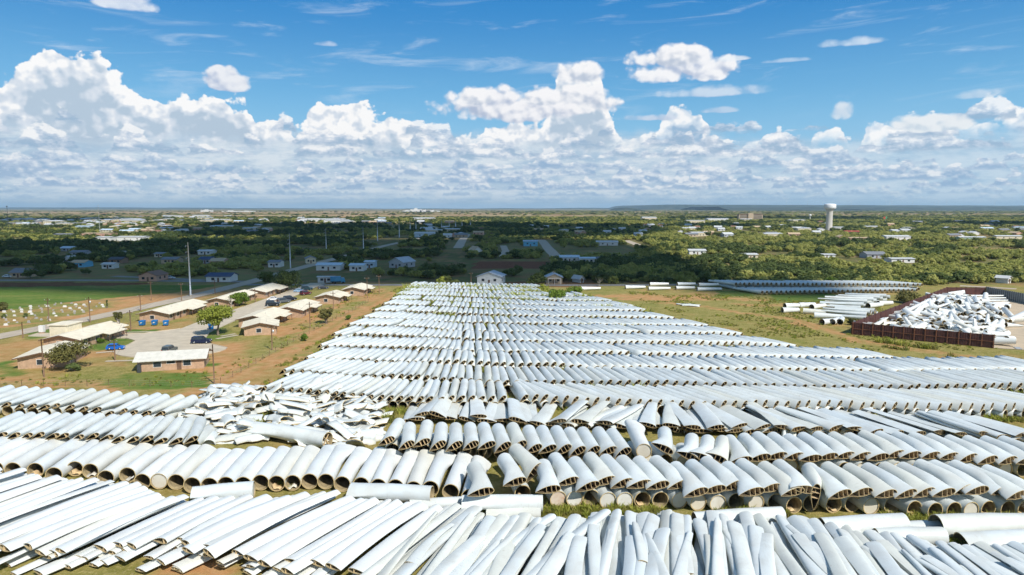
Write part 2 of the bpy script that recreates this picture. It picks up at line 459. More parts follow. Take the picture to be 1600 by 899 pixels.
def place_words(i, n):
    if i == 0: return 'leftmost'
    if i == n - 1: return 'rightmost'
    return f'{nth(i)} from the left' if i <= (n - 1) / 2 else f'{nth(n - 1 - i)} from the right'
def number_row(items, what, where, group, cat='turbine blade'):
    """items: [(object, x in the photo, own look or None)]: each gets a label by its place in its row"""
    items = sorted(items, key=lambda p: p[1])
    for o, x_, look in items:
        if x_ < -8 or x_ > 1608: tag(o, f'{look or what} {where}, cut off by the ' + ('left' if x_ < 0 else 'right') + ' edge', cat, group)
    items = [p for p in items if -8 <= p[1] <= 1608]
    for i, (o, _x, look) in enumerate(items):
        tag(o, f'{look or what}, {place_words(i, len(items))} {where}', cat, group)

# value noise for masks and scatter
def vnoise(x, y, seed=0):
    xi = np.floor(x).astype(np.int64); yi = np.floor(y).astype(np.int64)
    fx = x - xi; fy = y - yi
    fx = fx * fx * (3 - 2 * fx); fy = fy * fy * (3 - 2 * fy)
    def h(a, b):
        n = (a * 374761393 + b * 668265263 + seed * 982451653) & 0xffffffff
        n = ((n ^ (n >> 13)) * 1274126177) & 0xffffffff
        return ((n ^ (n >> 16)) & 0xffff) / 65535.0
    return (h(xi, yi) * (1 - fx) + h(xi + 1, yi) * fx) * (1 - fy) + (h(xi, yi + 1) * (1 - fx) + h(xi + 1, yi + 1) * fx) * fy
def fbm(x, y, seed=0, oct=4):
    t = 0; a = 0.5; s = 0
    for i in range(oct):
        t = t + a * vnoise(x * 2 ** i, y * 2 ** i, seed + i); s += a; a *= 0.5
    return t / s
def in_poly(x, y, poly):
    inside = np.zeros(np.shape(x), bool); n = len(poly)
    for i in range(n):
        x0, y0 = poly[i]; x1, y1 = poly[(i + 1) % n]
        c = ((y0 > y) != (y1 > y))
        with np.errstate(divide='ignore', invalid='ignore'):
            xx = (x1 - x0) * (y - y0) / (y1 - y0 if y1 != y0 else 1e-9) + x0
        inside ^= c & (x < xx)
    return inside
def seg_dist(x, y, pts):
    d = np.full(np.shape(x), 1e9)
    for (x0, y0), (x1, y1) in zip(pts[:-1], pts[1:]):
        dx, dy = x1 - x0, y1 - y0
        t = np.clip(((x - x0) * dx + (y - y0) * dy) / (dx * dx + dy * dy), 0, 1)
        d = np.minimum(d, np.hypot(x - x0 - t * dx, y - y0 - t * dy))
    return d

# ================================================================ ground
def P(*pts): return [at(*p) for p in pts]
FIELD_GREEN = P((-60,446),(0,446),(335,446),(318,451),(262,458),(180,465),(90,474),(40,482),(-60,484))
FIELD_DIRT = P((120,470),(190,462),(262,456),(330,450),(372,446),(300,466),(220,482),(160,495),(80,503),(-60,520),(-60,480))
GRAVES = P((-30,492),(40,480),(90,474),(168,474),(172,481),(120,492),(70,503),(0,510),(-40,512))
RED_SOIL = P((742,408.5),(858,408.5),(866,421),(738,421))
BROWN_EDGE = P((-60,441.5),(172,441.5),(250,444),(170,446.5),(-60,450))
HOUSE_YARD = P((790,441),(930,438),(940,449),(790,449))
TRACK = P((330,612),(372,592),(430,562),(500,522),(560,487),(612,458))
TRAIL = P((1040,474),(1106,480),(1162,489),(1212,495),(1262,506),(1300,521),(1350,535),(1420,545),(1500,557),(1640,574))
TRAIL2 = P((940,462),(1010,464),(1090,467),(1160,468),(1210,470))
TRAIL3 = P((1150,476),(1190,478),(1240,476),(1290,474),(1330,470))
STRIP = P((-60,596),(60,598),(120,601),(190,606))
LAWNS = [P((120,540),(180,515),(252,516),(205,540),(160,548)), P((300,524),(310,510),(352,500),(362,528),(330,534)),
         P((40,520),(80,500),(130,516),(60,530)), P((0,565),(30,560),(45,585),(0,592)), P((140,600),(220,580),(320,585),(330,604),(230,607)),
         P((1205,460.5),(1300,460),(1330,466),(1280,473),(1200,473)), P((1120,455),(1170,455),(1180,463),(1120,463)), P((310,560),(330,556),(332,572),(300,575))]
ORANGE = [P((130,560),(200,560),(196,575),(120,572)), P((270,560),(370,535),(400,560),(330,598),(250,596)), P((395,520),(450,508),(540,470),(520,490),(440,530)),
          P((240,512),(308,498),(300,512)), P((345,482),(420,466),(432,462),(350,490)), P((955,459),(1110,461),(1110,471),(970,470)),
          P((1300,472),(1320,470),(1300,476),(1280,476)), P((1480,560),(1640,566),(1640,592),(1560,580)), P((560,622),(650,618),(640,640),(600,650)), P((270,870),(330,868),(350,905),(230,905))]
TAN_FAR = [[(-1500,2450),(300,2450),(650,2900),(500,3400),(-1700,3300)], [(-3600,4300),(-900,4300),(-1000,6200),(-5200,6200)], [(1200,3600),(4200,3600),(4400,4300),(1400,4300)], [(-1900,6500),(-700,6500),(-700,8000),(-2200,8000)], [(700,5200),(2600,5200),(2600,6000),(900,6000)]]
def axis(lo, hi, step, far_lo, far_hi, g=1.16):
    a = list(np.arange(lo, hi + 0.1, step)); s = step; v = hi
    while v < far_hi: s *= g; v += s; a.append(v)
    s = step; v = lo; pre = []
    while v > far_lo: s *= g; v -= s; pre.append(v)
    return np.array(pre[::-1] + a)
gx = axis(-215, 235, 1.5, -24000, 24000); gy = axis(46, 335, 1.5, -400, 24000, 1.12)
GX, GY = np.meshgrid(gx, gy)
def soft(d, w): return np.clip(1 - d / w, 0, 1)
wx = GX + (fbm(GX / 6, GY / 6, 3) - 0.5) * 7; wy = GY + (fbm(GX / 6, GY / 6, 9) - 0.5) * 7
n_big = fbm(GX / 28, GY / 28, 21); n_mid = fbm(GX / 7, GY / 7, 31); n_sm = fbm(GX / 2.5, GY / 2.5, 41)
dirt = np.clip((n_mid - 0.56) * 5, 0, 1) * 0.35
res = (GX < -45 - (GY - 130) * 0.06) & (GY > 128) & (GY < 300)
dirt = np.where(res, np.clip((n_big * 0.55 + n_mid * 0.45 - 0.475) * 6, 0, 1) * 0.8, dirt)
rightp = (GX > 30) & (GY > 160) & (GY < 300)
dirt = np.where(rightp, np.clip((n_big * 0.5 + n_mid * 0.5 - 0.54) * 6, 0, 1) * 0.6, dirt)
fray = lambda d, w: np.clip((1 - d / w) * 1.7 + (n_sm - 0.5) * 2.2 + (n_mid - 0.5) * 1.5, 0, 1)
for pl, w in ((TRACK, 5.5), (TRAIL, 3.2), (TRAIL2, 5.0), (TRAIL3, 3.2), (STRIP, 3.0)):
    d_ = seg_dist(wx, wy, pl); rut = 1 - 0.75 * np.exp(-(seg_dist(GX, GY, pl) / 0.75) ** 2) * (n_mid > .4)
    dirt = np.maximum(dirt, fray(d_, w) * rut)
for pl in ORANGE: dirt = np.maximum(dirt, in_poly(wx, wy, pl) * np.clip(0.55 + (n_mid - 0.4) * 2.4, 0, 1))
dirt = np.maximum(dirt, in_poly(wx, wy, FIELD_DIRT) * np.clip(0.8 + (n_mid - 0.5) * 1.5, 0, 1))
lush = np.zeros_like(GX)
for pl in LAWNS: lush = np.maximum(lush, in_poly(wx, wy, pl) * np.clip(0.75 + (n_mid - 0.45) * 1.5, 0, 1))
gf = in_poly(wx, wy, FIELD_GREEN)
lush = np.where(gf, np.clip(0.85 + (fbm(GX / 30, GY / 6, 77) - 0.5) * 1.6, 0.2, 1), lush)
dirt = np.where(gf, np.clip((fbm(GX / 20, GY / 4, 78) - 0.6) * 3, 0, .5), dirt)
gr = in_poly(wx, wy, GRAVES); dirt = np.where(gr, np.clip((n_mid - 0.42) * 4, 0, 0.8), dirt); lush = np.where(gr, 0.25, lush)
dirt = np.where(lush > 0.5, dirt * 0.3, dirt)
red = np.maximum(in_poly(wx, wy, RED_SOIL) * 1.0, np.maximum(in_poly(wx, wy, BROWN_EDGE) * 0.9, in_poly(wx, wy, HOUSE_YARD) * 0.75))
tan_ = np.zeros_like(GX)
fx = GX + (fbm(GX / 500, GY / 300, 61) - 0.5) * 700; fy = GY + (fbm(GX / 500, GY / 300, 62) - 0.5) * 500
for pl in TAN_FAR: tan_ = np.maximum(tan_, in_poly(fx, fy, pl) * np.clip(0.4 + fbm(GX / 350, GY / 120, 63) * 0.9, 0, 1))
tan_ = np.maximum(tan_, np.where(GY > 1500, np.clip((fbm(GX / 900, GY / 500, 66) - 0.52) * 5, 0, 0.75), 0))
belt = np.clip((GY - 306) / 10, 0, 1) * np.where((GX < -150) & (GY < 330), 0, 1)
me = bpy.data.meshes.new('ground')
nx, ny = len(gx), len(gy)
vz = np.zeros_like(GX) + (fbm(GX / 9, GY / 9, 5) - 0.5) * 0.10 * (GY < 400)
co = np.stack([GX, GY, vz], -1).reshape(-1, 3)
idx = np.arange(nx * ny).reshape(ny, nx)
quads = np.stack([idx[:-1, :-1], idx[:-1, 1:], idx[1:, 1:], idx[1:, :-1]], -1).reshape(-1, 4)
me.vertices.add(len(co)); me.vertices.foreach_set('co', co.ravel().astype(np.float32))
me.loops.add(quads.size); me.loops.foreach_set('vertex_index', quads.ravel().astype(np.int32))
me.polygons.add(len(quads)); me.polygons.foreach_set('loop_start', np.arange(0, quads.size, 4, dtype=np.int32))
me.update(calc_edges=True)
for nm, arr in (('dirt', dirt), ('lush', lush), ('red', red), ('tan', tan_), ('belt', belt)):
    at_ = me.attributes.new(nm, 'FLOAT', 'POINT'); at_.data.foreach_set('value', arr.ravel().astype(np.float32))
m, t, b = new_mat('ranch_ground')
def attr(n):
    a = t.nodes.new('ShaderNodeAttribute'); a.attribute_name = n; return E(a.outputs['Fac'])
pw = objco(True)
n0 = noise(pw, 0.07, 5.0, 0.6); n1 = noise(pw, 0.45, 5.0, 0.65); n2 = noise(pw, 2.2, 4.0, 0.7); n3 = noise(pw, 7.0, 3.0, 0.7)
nf = noise(scaled(pw, 1, 0.35, 1), 0.006, 6.0, 0.65)
dry = mixc(smooth(n1, 0.35, 0.68), (0.20, 0.185, 0.045), (0.34, 0.285, 0.10))
dry = mixc(smooth(n0, 0.48, 0.74), dry, (0.175, 0.19, 0.040))
dry = mixc(smooth(n2, 0.46, 0.70) * 0.9, dry, (0.40, 0.33, 0.145))
dry = mixc(smooth(n3, 0.52, 0.72) * 0.6, dry, (0.085, 0.09, 0.024))
orange = mixc(smooth(n1, 0.3, 0.7), (0.42, 0.215, 0.088), (0.50, 0.30, 0.145)); orange = mixc(smooth(n2, 0.55, 0.8) * 0.5, orange, (0.33, 0.15, 0.06))
lushc = mixc(smooth(n1, 0.3, 0.7), (0.085, 0.155, 0.028), (0.135, 0.195, 0.042)); lushc = mixc(smooth(noise(scaled(pw, 0.25, 1.2, 1), 0.35, 4.0), 0.48, 0.7) * 0.7, lushc, (0.21, 0.22, 0.06))
brush = mixc(smooth(nf, 0.40, 0.62), (0.12, 0.13, 0.045), (0.235, 0.215, 0.085)); brush = mixc(smooth(n0, 0.46, 0.64) * 0.8, brush, (0.25, 0.155, 0.085))
redc = mixc(smooth(n1, 0.3, 0.7), (0.16, 0.062, 0.035), (0.22, 0.10, 0.055))
tanc = mixc(smooth(nf, 0.38, 0.62), (0.36, 0.21, 0.115), (0.38, 0.31, 0.17))
c = mixc(attr('belt'), dry, brush)
c = mixc(attr('dirt').clamp() * smooth(n2 * 0.6 + n1 * 0.4, 0.18, 0.45), c, orange)
c = mixc(attr('lush').clamp() * smooth(n2, 0.15, 0.4), c, lushc)
c = mixc(attr('red'), c, redc)
c = mixc(attr('tan'), c, tanc)
setc(b, c); b.inputs['Roughness'].default_value = 1.0; b.inputs['Specular IOR Level'].default_value = 0.05
bumped(b, n3 * 0.6 + n2, 0.6, 0.25)
me.materials.append(m)
kind(link('ground', me), 'structure')

# ---- roads: strips a little above the ground
def strip(name, pts, width, mat, z=0.09, closed=None, n_sub=6):
    mb = MB(); pts = [Vector((*p, 0)) for p in pts]; dense = []
    for a_, b_ in zip(pts[:-1], pts[1:]):
        for k in range(n_sub): dense.append(a_.lerp(b_, k / n_sub))
    dense.append(pts[-1])
    vs = []
    for i, p in enumerate(dense):
        d = (dense[min(i + 1, len(dense) - 1)] - dense[max(i - 1, 0)]).normalized(); n = Vector((-d.y, d.x, 0))
        w = width / 2
        wl = w * (1 + 0.05 * math.sin(i * 2.1)); wr = w * (1 + 0.05 * math.sin(i * 1.3 + 1))
        vs += [p + n * wl + Vector((0, 0, z)), p - n * wr + Vector((0, 0, z))]
    fs = [(2 * i, 2 * i + 1, 2 * i + 3, 2 * i + 2) for i in range(len(dense) - 1)]
    mb.add(vs, fs)
    o = link(name, mb.mesh(name, mat)); kind(o, 'structure'); return o
M_OILROAD = simple('sun_bleached_road', (0.45, 0.375, 0.285), 0.95, 0.16, 0.25)
strip('road', [(-152, 150), (-141, 180), (-133.5, 219), (-127, 269), (-124.5, 319), (-124, 420), (-118, 640), (-100, 900)], 7.5, M_OILROAD)
strip('cross_road', [(-330, 330), (-200, 330), (-128, 324)], 6.5, M_ASPH, 0.085)
strip('back_road', [(-121, 311), (-60, 310), (40, 309), (100, 312)], 5.5, M_ASPH, 0.075)
strip('side_street', [(-205, 350), (-150, 331)], 5, M_ASPH, 0.08)
strip('dirt_lane', P((872,404),(858,390),(846,375)), 9, M_OILROAD, 0.08)
strip('dirt_lane', P((1046,404),(1072,412),(1104,419)), 6, M_OILROAD, 0.08)
strip('dirt_lane', P((786,402),(790,392),(786,384)), 6, M_OILROAD, 0.08)
strip('dirt_lane', P((716,388),(722,376),(730,366)), 9, M_OILROAD, 0.08)
strip('dirt_lane', P((978,376),(994,382),(1006,389)), 8, M_OILROAD, 0.08)
strip('dirt_lane', P((1588,452),(1540,449),(1500,447)), 5, M_OILROAD, 0.08)
# the street of ranch houses with its turning circle, one paved sheet with a kerb round it
CUL = (-84.5, 166.0)
street = [(-94.5, 318), (-95.5, 250), (-97, 214), (-96.5, 196)]
street += [(-103, 188.5), (-116, 187), (-128, 188), (-133, 189), (-132.5, 184.5), (-118, 182.2), (-104, 181.5), (-99.5, 178)]
for k in range(15):
    a_ = R(172 + k * 14.5); street.append((CUL[0] + 13.2 * math.cos(a_), CUL[1] + 9.2 * math.sin(a_) + 0.5))
street += [(-81, 176), (-85.5, 190), (-86.5, 214), (-86.5, 250), (-87, 318)]
def sheet(name, poly, mat, z):
    mb = MB(); mb.add([(x_, y_, z) for x_, y_ in poly], [tuple(range(len(poly)))])
    me_ = mb.mesh(name, mat)
    import bmesh
    bm = bmesh.new(); bm.from_mesh(me_); bmesh.ops.triangulate(bm, faces=bm.faces[:])
    for f in bm.faces:
        if f.normal.z < 0: f.normal_flip()
    bm.to_mesh(me_); bm.free()
    o = link(name, me_); kind(o, 'structure'); return o
sheet('street', street, M_CONC, 0.10)
mb = MB()
for a_, b_ in zip(street[3:-3], street[4:-2]):
    a_, b_ = Vector((*a_, 0)), Vector((*b_, 0)); d = (b_ - a_); L = d.length; ang = math.atan2(d.y, d.x)
    mb.box((-0.02, -0.15, 0.0), (L + 0.02, 0.0, 0.23), 0, Matrix.Translation(a_) @ Matrix.Rotation(ang, 4, 'Z'))
kind(link('kerb', mb.mesh('kerb', M_CONC)), 'structure')
for pl in (P((186,520),(252,518.5)), P((150,552),(196,548)), P((165,565),(230,563)), P((338,530),(372,524)), P((345,526),(368,522))):
    strip('footpath', pl, 1.2, M_CONC, 0.07)

# ---- the scrap yard floor
WA, WB, WC, WD, WE = at(1332,523), at(1552,544.5), at(1480,449.2,3.4), at(1540,449.4,3.4), at(1640,483)
YARD = [WA, WB, (150, 158), (220, 150), (240, 240), WD, WC]
M_PAD = simple('pale_caliche', (0.50, 0.40, 0.28), 0.95, 0.14, 0.25)
sheet('yard_floor', YARD, M_PAD, 0.09)

# ================================================================ air and the clouds that shade the middle distance
mb = MB(); mb.box((-34000, -3000, -4.0), (34000, 34000, 225.0))
hz = link('haze', mb.mesh('haze', [])); kind(hz, 'stuff')
m, t, b = new_mat('haze_air'); t.nodes.remove(b)
vol = t.nodes.new('ShaderNodeVolumePrincipled'); vol.inputs['Density'].default_value = 4.2e-5; vol.inputs['Color'].default_value = (0.58, 0.82, 1.0, 1); vol.inputs['Anisotropy'].default_value = 0.1
t.links.new(vol.outputs[0], t.nodes['Material Output'].inputs['Volume'])
hz.data.materials.append(m)

m, t, b = new_mat('cloud_white'); b.inputs['Base Color'].default_value = (0.88, 0.89, 0.90, 1); b.inputs['Roughness'].default_value = 1.0
M_CLOUD = m
import bmesh
def ico(sub):
    bm = bmesh.new(); bmesh.ops.create_icosphere(bm, subdivisions=sub, radius=1.0)
    v = [tuple(q.co) for q in bm.verts]; f = [tuple(q.index for q in fc.verts) for fc in bm.faces]; bm.free(); return v, f
ICO2 = ico(2); ICO3 = ico(3)
CLOUD_Z = 1500.0
shift = Vector((sun_dir.x, sun_dir.y)) / sun_dir.z
SHADE = [
    [(-900,300),(-420,292),(-215,290),(-108,262),(-94,292),(-70,312),(70,308),(84,266),(158,262),(160,294),(104,330),(112,480),(120,640),(60,770),(-300,762),(-420,690),(-900,655)],
    [(-380,790),(130,780),(240,1000),(268,1420),(-660,1540),(-580,1100)],
    [(880,1280),(1500,1250),(1700,1650),(950,1600)],
    [(-1500,1700),(-1050,1700),(-1000,2100),(-1700,2150)], [(500,2050),(1100,2000),(1300,2500),(450,2450)], [(260,1190),(420,1190),(520,1420),(300,1440)], [(-1150,900),(-760,880),(-800,1010),(-1250,1040)], [(700,700),(980,690),(1080,760),(720,770)]]
for poly in SHADE:
    xs_ = [p[0] for p in poly]; ys_ = [p[1] for p in poly]
    mb = MB(); step = 24.0 if (max(xs_) - min(xs_)) < 1200 else 26.0
    X = np.arange(min(xs_), max(xs_), step); Y = np.arange(min(ys_), max(ys_), step)
    for x_ in X:
        for y_ in Y:
            px_, py_ = x_ + rng.uniform(-8, 8), y_ + rng.uniform(-8, 8)
            if not in_poly(np.array(px_), np.array(py_), poly): continue
            dd = min(seg_dist(np.array([px_]), np.array([py_]), poly + [poly[0]])[0], 90)
            if dd < 9: continue
            r = min(dd * 0.9, 22 + rng.uniform(0, 26)) + 3; zz = CLOUD_Z + rng.uniform(0, 20) + dd * 0.5
            cx_, cy_ = px_ + shift.x * zz, py_ + shift.y * zz
            v, f = ICO2
            mb.add([(cx_ + q[0] * r, cy_ + q[1] * r, zz + q[2] * r * (0.75 if q[2] > 0 else 0.3)) for q in v], f, 0, True)
    kind(link('cloud', mb.mesh('cloud', M_CLOUD)), 'structure')

# ================================================================ turbine blades
def foil(st, N, shrink=1.0):
    """one cross section: a circle of diameter D blended by b into an aerofoil of chord c, thickness t, nose at +x"""
    D, c, t, b_ = st['D'], st.get('c', 1), st.get('t', 1), st.get('b', 0)
    xn = st.get('xn', D / 2); mir = st.get('mir', 1); tau = st.get('tilt', 0.0)
    dent = st.get('dent', 0.0)
    out = []
    for k in range(N):
        th = 2 * math.pi * k / N
        cx_, cz_ = D / 2 * math.cos(th), D / 2 * math.sin(th)
        s = (1 - math.cos(th)) / 2
        yt = 2.598 * math.sqrt(max(s, 0)) * (1 - s) + 0.035
        sg = math.sin(th)
        sgn = 0 if abs(sg) < 1e-6 else (1 if sg > 0 else -1)
        az_ = sgn * t / 2 * yt * (1.0 if sgn > 0 else 0.75)
        ax_ = xn - s * c
        x_ = cx_ * (1 - b_) + ax_ * b_; z_ = cz_ * (1 - b_) + az_ * b_
        out.append([x_, z_])
    if shrink != 1.0:
        w = shrink; gx_ = sum(p[0] for p in out) / N; gz_ = sum(p[1] for p in out) / N
        ext = max(max(abs(p[0] - gx_) for p in out), 0.05); exz = max(max(abs(p[1] - gz_) for p in out), 0.03)
        kx = max(0.1, (ext - w) / ext); kz = max(0.1, (exz - w) / exz)
        out = [[gx_ + (p[0] - gx_) * kx, gz_ + (p[1] - gz_) * kz] for p in out]
    ct, sn = math.cos(tau), math.sin(tau); ox, oz = st.get('x', 0), st.get('z', 0)
    return [(mir * (p[0] * ct - p[1] * sn) + ox, st['y'], p[0] * sn + p[1] * ct + oz) for p in out]

def shell(stations, N=22, wall=0.07, inner=True):
    """hollow open-ended skin: outside painted (slot 0), cut rim (slot 1), bare inside (slot 2)"""
    mb = MB(); vs = []; n = len(stations)
    for st in stations: vs += foil(st, N)
    fs = []; mi = []
    flip = stations[0].get('mir', 1) < 0
    def q(a, b_, c_, d): fs.append((a, b_, c_, d) if not flip else (d, c_, b_, a))
    for i in range(n - 1):
        for k in range(N):
            k2 = (k + 1) % N; q(i * N + k, i * N + k2, (i + 1) * N + k2, (i + 1) * N + k); mi.append(0)
    if inner:
        o = len(vs)
        for st in stations: vs += foil(st, N, wall)
        for i in range(n - 1):
            for k in range(N):
                k2 = (k + 1) % N; q(o + (i + 1) * N + k, o + (i + 1) * N + k2, o + i * N + k2, o + i * N + k); mi.append(2)
        for k in range(N):
            k2 = (k + 1) % N; q(k2, k, o + k, o + k2); mi.append(1)
            e = (n - 1) * N; q(e + k, e + k2, o + e + k2, o + e + k); mi.append(1)
    mb.v = vs; mb.f = fs; mb.m = mi; mb.sm = [True] * len(fs)
    return mb
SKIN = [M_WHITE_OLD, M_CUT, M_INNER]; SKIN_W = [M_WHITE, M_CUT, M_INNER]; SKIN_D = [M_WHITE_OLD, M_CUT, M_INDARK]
def skin_mesh(name, stations, N=22, wall=0.07, mats=SKIN, sharp=True):
    mb = shell(stations, N, wall); me_ = mb.mesh(name, mats)
    # keep the cut rims crisp
    import bmesh
    bm = bmesh.new(); bm.from_mesh(me_)
    for e in bm.edges:
        mset = {f.material_index for f in e.link_faces}
        if len(mset) > 1: e.smooth = False
    bm.to_mesh(me_); bm.free()
    return me_
def web_mesh(st, frac, depth=2.2, th=0.045):
    """a shear web across the aerofoil at the cut end, at a fraction of the chord from the nose"""
    N = 60; pts = foil(st, N, 0.05)
    def hit(s):   # upper and lower skin points nearest the chord fraction
        tt = math.acos(1 - 2 * s); k = int(round(tt / (2 * math.pi) * N))
        return Vector(pts[k]), Vector(pts[(N - k) % N])
    up, lo = hit(frac); d = (up - lo); side = Vector((d.z, 0, -d.x)).normalized() * th / 2
    y0, y1 = st['y'] + 0.03, st['y'] + depth
    mb = MB(); vs = []
    for y_ in (y0, y1):
        for p in (lo - side, lo + side, up + side, up - side): vs.append((p.x, y_, p.z))
    mb.add(vs, [(0,1,2,3),(7,6,5,4),(0,4,5,1),(1,5,6,2),(2,6,7,3),(3,7,4,0)])
    return mb

# ---- families of pieces (axis along +Y, open end nearest the camera at y = 0)
def fam_flared(seed, c=3.1, t=1.05, tilt=10, D=2.0, L=6.8):
    r = random.Random(seed); c *= r.uniform(0.94, 1.05); t *= r.uniform(0.95, 1.05); tl = R(tilt + r.uniform(-4, 4)); xn = D / 2 + 0.04
    ss = []
    for f in (0, 0.12, 0.26, 0.40, 0.54, 0.68, 0.80, 1.0):
        b_ = 1 - min(1, max(0, (f - 0.0) / 0.58)); b_ = b_ * b_ * (3 - 2 * b_)
        ss.append(dict(y=f * L, D=D, c=c * (0.62 + 0.38 * b_), t=max(t, D * (1 - b_) * 0.9 + t * b_), b=b_, xn=xn, tilt=tl * b_, z=-0.08 * b_))
    return ss
def fam_root(seed, D=2.02, L=9.5, mir=-1, c=3.0, t=1.2, tilt=10):
    r = random.Random(seed); ss = []; tl = R(tilt + r.uniform(-4, 5)); c *= r.uniform(0.9, 1.08)
    for f in (0, 0.04, 0.3, 0.5, 0.64, 0.78, 0.9, 1.0):
        b_ = min(1, max(0, (f - 0.36) / 0.6)); b_ = b_ * b_ * (3 - 2 * b_)
        ss.append(dict(y=f * L, D=D if f > 0.02 else D * 1.015, c=c * (0.7 + 0.3 * b_), t=t * b_ + D * 0.9 * (1 - b_), b=b_, xn=D / 2, tilt=tl * b_, mir=mir, z=-0.1 * b_))
    return ss
def fam_flat(seed, L=12.0):
    r = random.Random(seed); c0 = r.uniform(2.6, 3.3); c1 = r.uniform(1.5, 2.2); t0 = r.uniform(0.62, 0.85); t1 = t0 * 0.72; tw = R(r.uniform(-8, 10))
    mir = r.choice((1, 1, -1)); ss = []
    for f in (0, 0.2, 0.45, 0.7, 1.0):
        ss.append(dict(y=f * L, D=1, c=c0 + (c1 - c0) * f ** 0.8, t=t0 + (t1 - t0) * f, b=1, xn=(c0 + (c1 - c0) * f) / 2 * 0.9, tilt=tw * (1 - f), mir=mir, x=0.25 * math.sin(f * 3 + seed)))
    return ss
def fam_field(seed, D=1.48, L=11.9, c=2.0, t=0.82, tilt=38):
    r = random.Random(seed); c *= r.uniform(0.9, 1.08); tl = R(tilt + r.uniform(-6, 6)); ss = []
    for f in (0, 0.25, 0.5, 0.72, 0.86, 1.0):
        b_ = 1 - min(1, max(0, f / 0.8)); b_ = b_ * b_ * (3 - 2 * b_)
        ss.append(dict(y=f * L, D=D, c=c * (0.7 + 0.3 * b_), t=t * b_ + D * (1 - b_) * 0.9, b=b_, xn=D / 2 * (0.75 + 0.25 * (1 - b_)), tilt=tl * b_, z=0.10 * b_))
    return ss
def fam_field_low(seed, D=1.62, L=11.8):
    r = random.Random(seed); ss = []
    for f in (0, 0.3, 0.6, 1.0):
        b_ = min(1, max(0, (f - 0.3) / 0.7))
        ss.append(dict(y=f * L, D=D, c=2.0, t=0.7 * b_ + D * 0.9 * (1 - b_), b=b_, xn=D / 2, tilt=R(10) * b_, mir=-1, z=-0.1 * b_))
    return ss
def fam_long(seed, L, cf, cn, t=0.42):
    """long thin outboard piece lying flat; y = 0 near the camera, chord cn there, cf at the far end"""
    r = random.Random(seed); tw = R(r.uniform(-14, 14)); mir = r.choice((1, -1)); ss = []; bow = r.uniform(-1.1, 1.1)
    for f in (0, 0.08, 0.25, 0.45, 0.65, 0.85, 0.97, 1.0):
        k = cn + (cf - cn) * f
        if f > 0.99: k *= r.uniform(0.86, 1.0)
        ss.append(dict(y=f * L, D=1, c=k, t=t * (0.75 + 0.25 * k / max(cn, cf)), b=1, xn=k * 0.5, tilt=tw * (f - 0.4), mir=mir, x=bow * f * (1 - f) * 4 * 0.4, z=0.15 * math.sin(f * 3.1)))
    return ss

def piece(name, me_, webs=None, cap=None):
    o = link(name, me_)
    for w in webs or (): link('shear_web', w, o)
    if cap: link('end_cap', cap, o)
    return o
class Fam:
    def __init__(s, name, builders, webs=(), N=22, wall=0.07, mats=SKIN, depth=2.2):
        s.name = name; s.items = []
        for ss in builders:
            me_ = skin_mesh(name, ss, N, wall, mats)
            ws = [web_mesh(ss[0], f, depth).mesh('shear_web', M_WEB) for f in webs]
            s.items.append((me_, ws))
        s.i = 0
    def make(s, pos, heading, pitch=0.0, roll=0.0, cap=None, pick=None):
        me_, ws = s.items[s.i % len(s.items) if pick is None else pick]; s.i += 1
        o = piece(s.name, me_, ws, cap)
        o.rotation_mode = 'XYZ'
        # heading clockwise from +Y; pitch lifts the far end; roll about the axis
        Mx = Matrix.Rotation(-heading, 4, 'Z') @ Matrix.Rotation(pitch, 4, 'X') @ Matrix.Rotation(roll, 4, 'Y')
        o.matrix_world = Matrix.Translation(Vector(pos)) @ Mx
        return o
def head(vx): return math.atan((vx - 800.0) / FPX)
def lerp_tab(x, tab):
    if x <= tab[0][0]: return tab[0][1]
    for (a, va), (b_, vb) in zip(tab[:-1], tab[1:]):
        if x <= b_: return va + (vb - va) * (x - a) / (b_ - a)
    return tab[-1][1]
def polypx(pts, spacing, h=1.9):
    """ground points every `spacing` metres along a pixel polyline"""
    w = [Vector((*at(*p, h), 0)) for p in pts]; out = []; need = 0.0
    for a, b_ in zip(w[:-1], w[1:]):
        L = (b_ - a).length; d = need
        while d <= L:
            out.append(a + (b_ - a) * (d / L)); d += spacing
        need = d - L
    return out

def cap_mesh(mat, D=1.86, y=0.14):
    mb = MB(); n = 28
    vs = [(D / 2 * math.cos(2 * math.pi * k / n), y, D / 2 * math.sin(2 * math.pi * k / n)) for k in range(n)]
    vs += [(D * 0.47 * math.cos(2 * math.pi * k / n), y - 0.025, D * 0.47 * math.sin(2 * math.pi * k / n)) for k in range(n)]
    fs = [(k, (k + 1) % n, n + (k + 1) % n, n + k) for k in range(n)] + [tuple(range(n, 2 * n))]
    vs += [(D / 2 * math.cos(2 * math.pi * k / n), y + 0.05, D / 2 * math.sin(2 * math.pi * k / n)) for k in range(n)]
    fs += [((k + 1) % n, k, 2 * n + k, 2 * n + (k + 1) % n) for k in range(n)] + [tuple(range(2 * n, 3 * n))[::-1]]
    mb.add(vs, fs); return mb.mesh('end_cap', mat)
CAP = cap_mesh(M_CAP); CAP_RUST = cap_mesh(M_CAP_RUST)
def tube_in_root():
    """the narrower pipe seen deep inside some roots"""
    mb = MB(); mb.lathe([(0.42, 0), (0.42, 3.0), (0.34, 3.0), (0.34, 0.0)], 18, 0)
    me_ = mb.mesh('inner_pipe', M_INNER); me_.transform(Matrix.Translation((0.15, 0.5, -0.45)) @ Matrix.Rotation(-math.pi / 2, 4, 'X')); return me_
PIPE = tube_in_root()
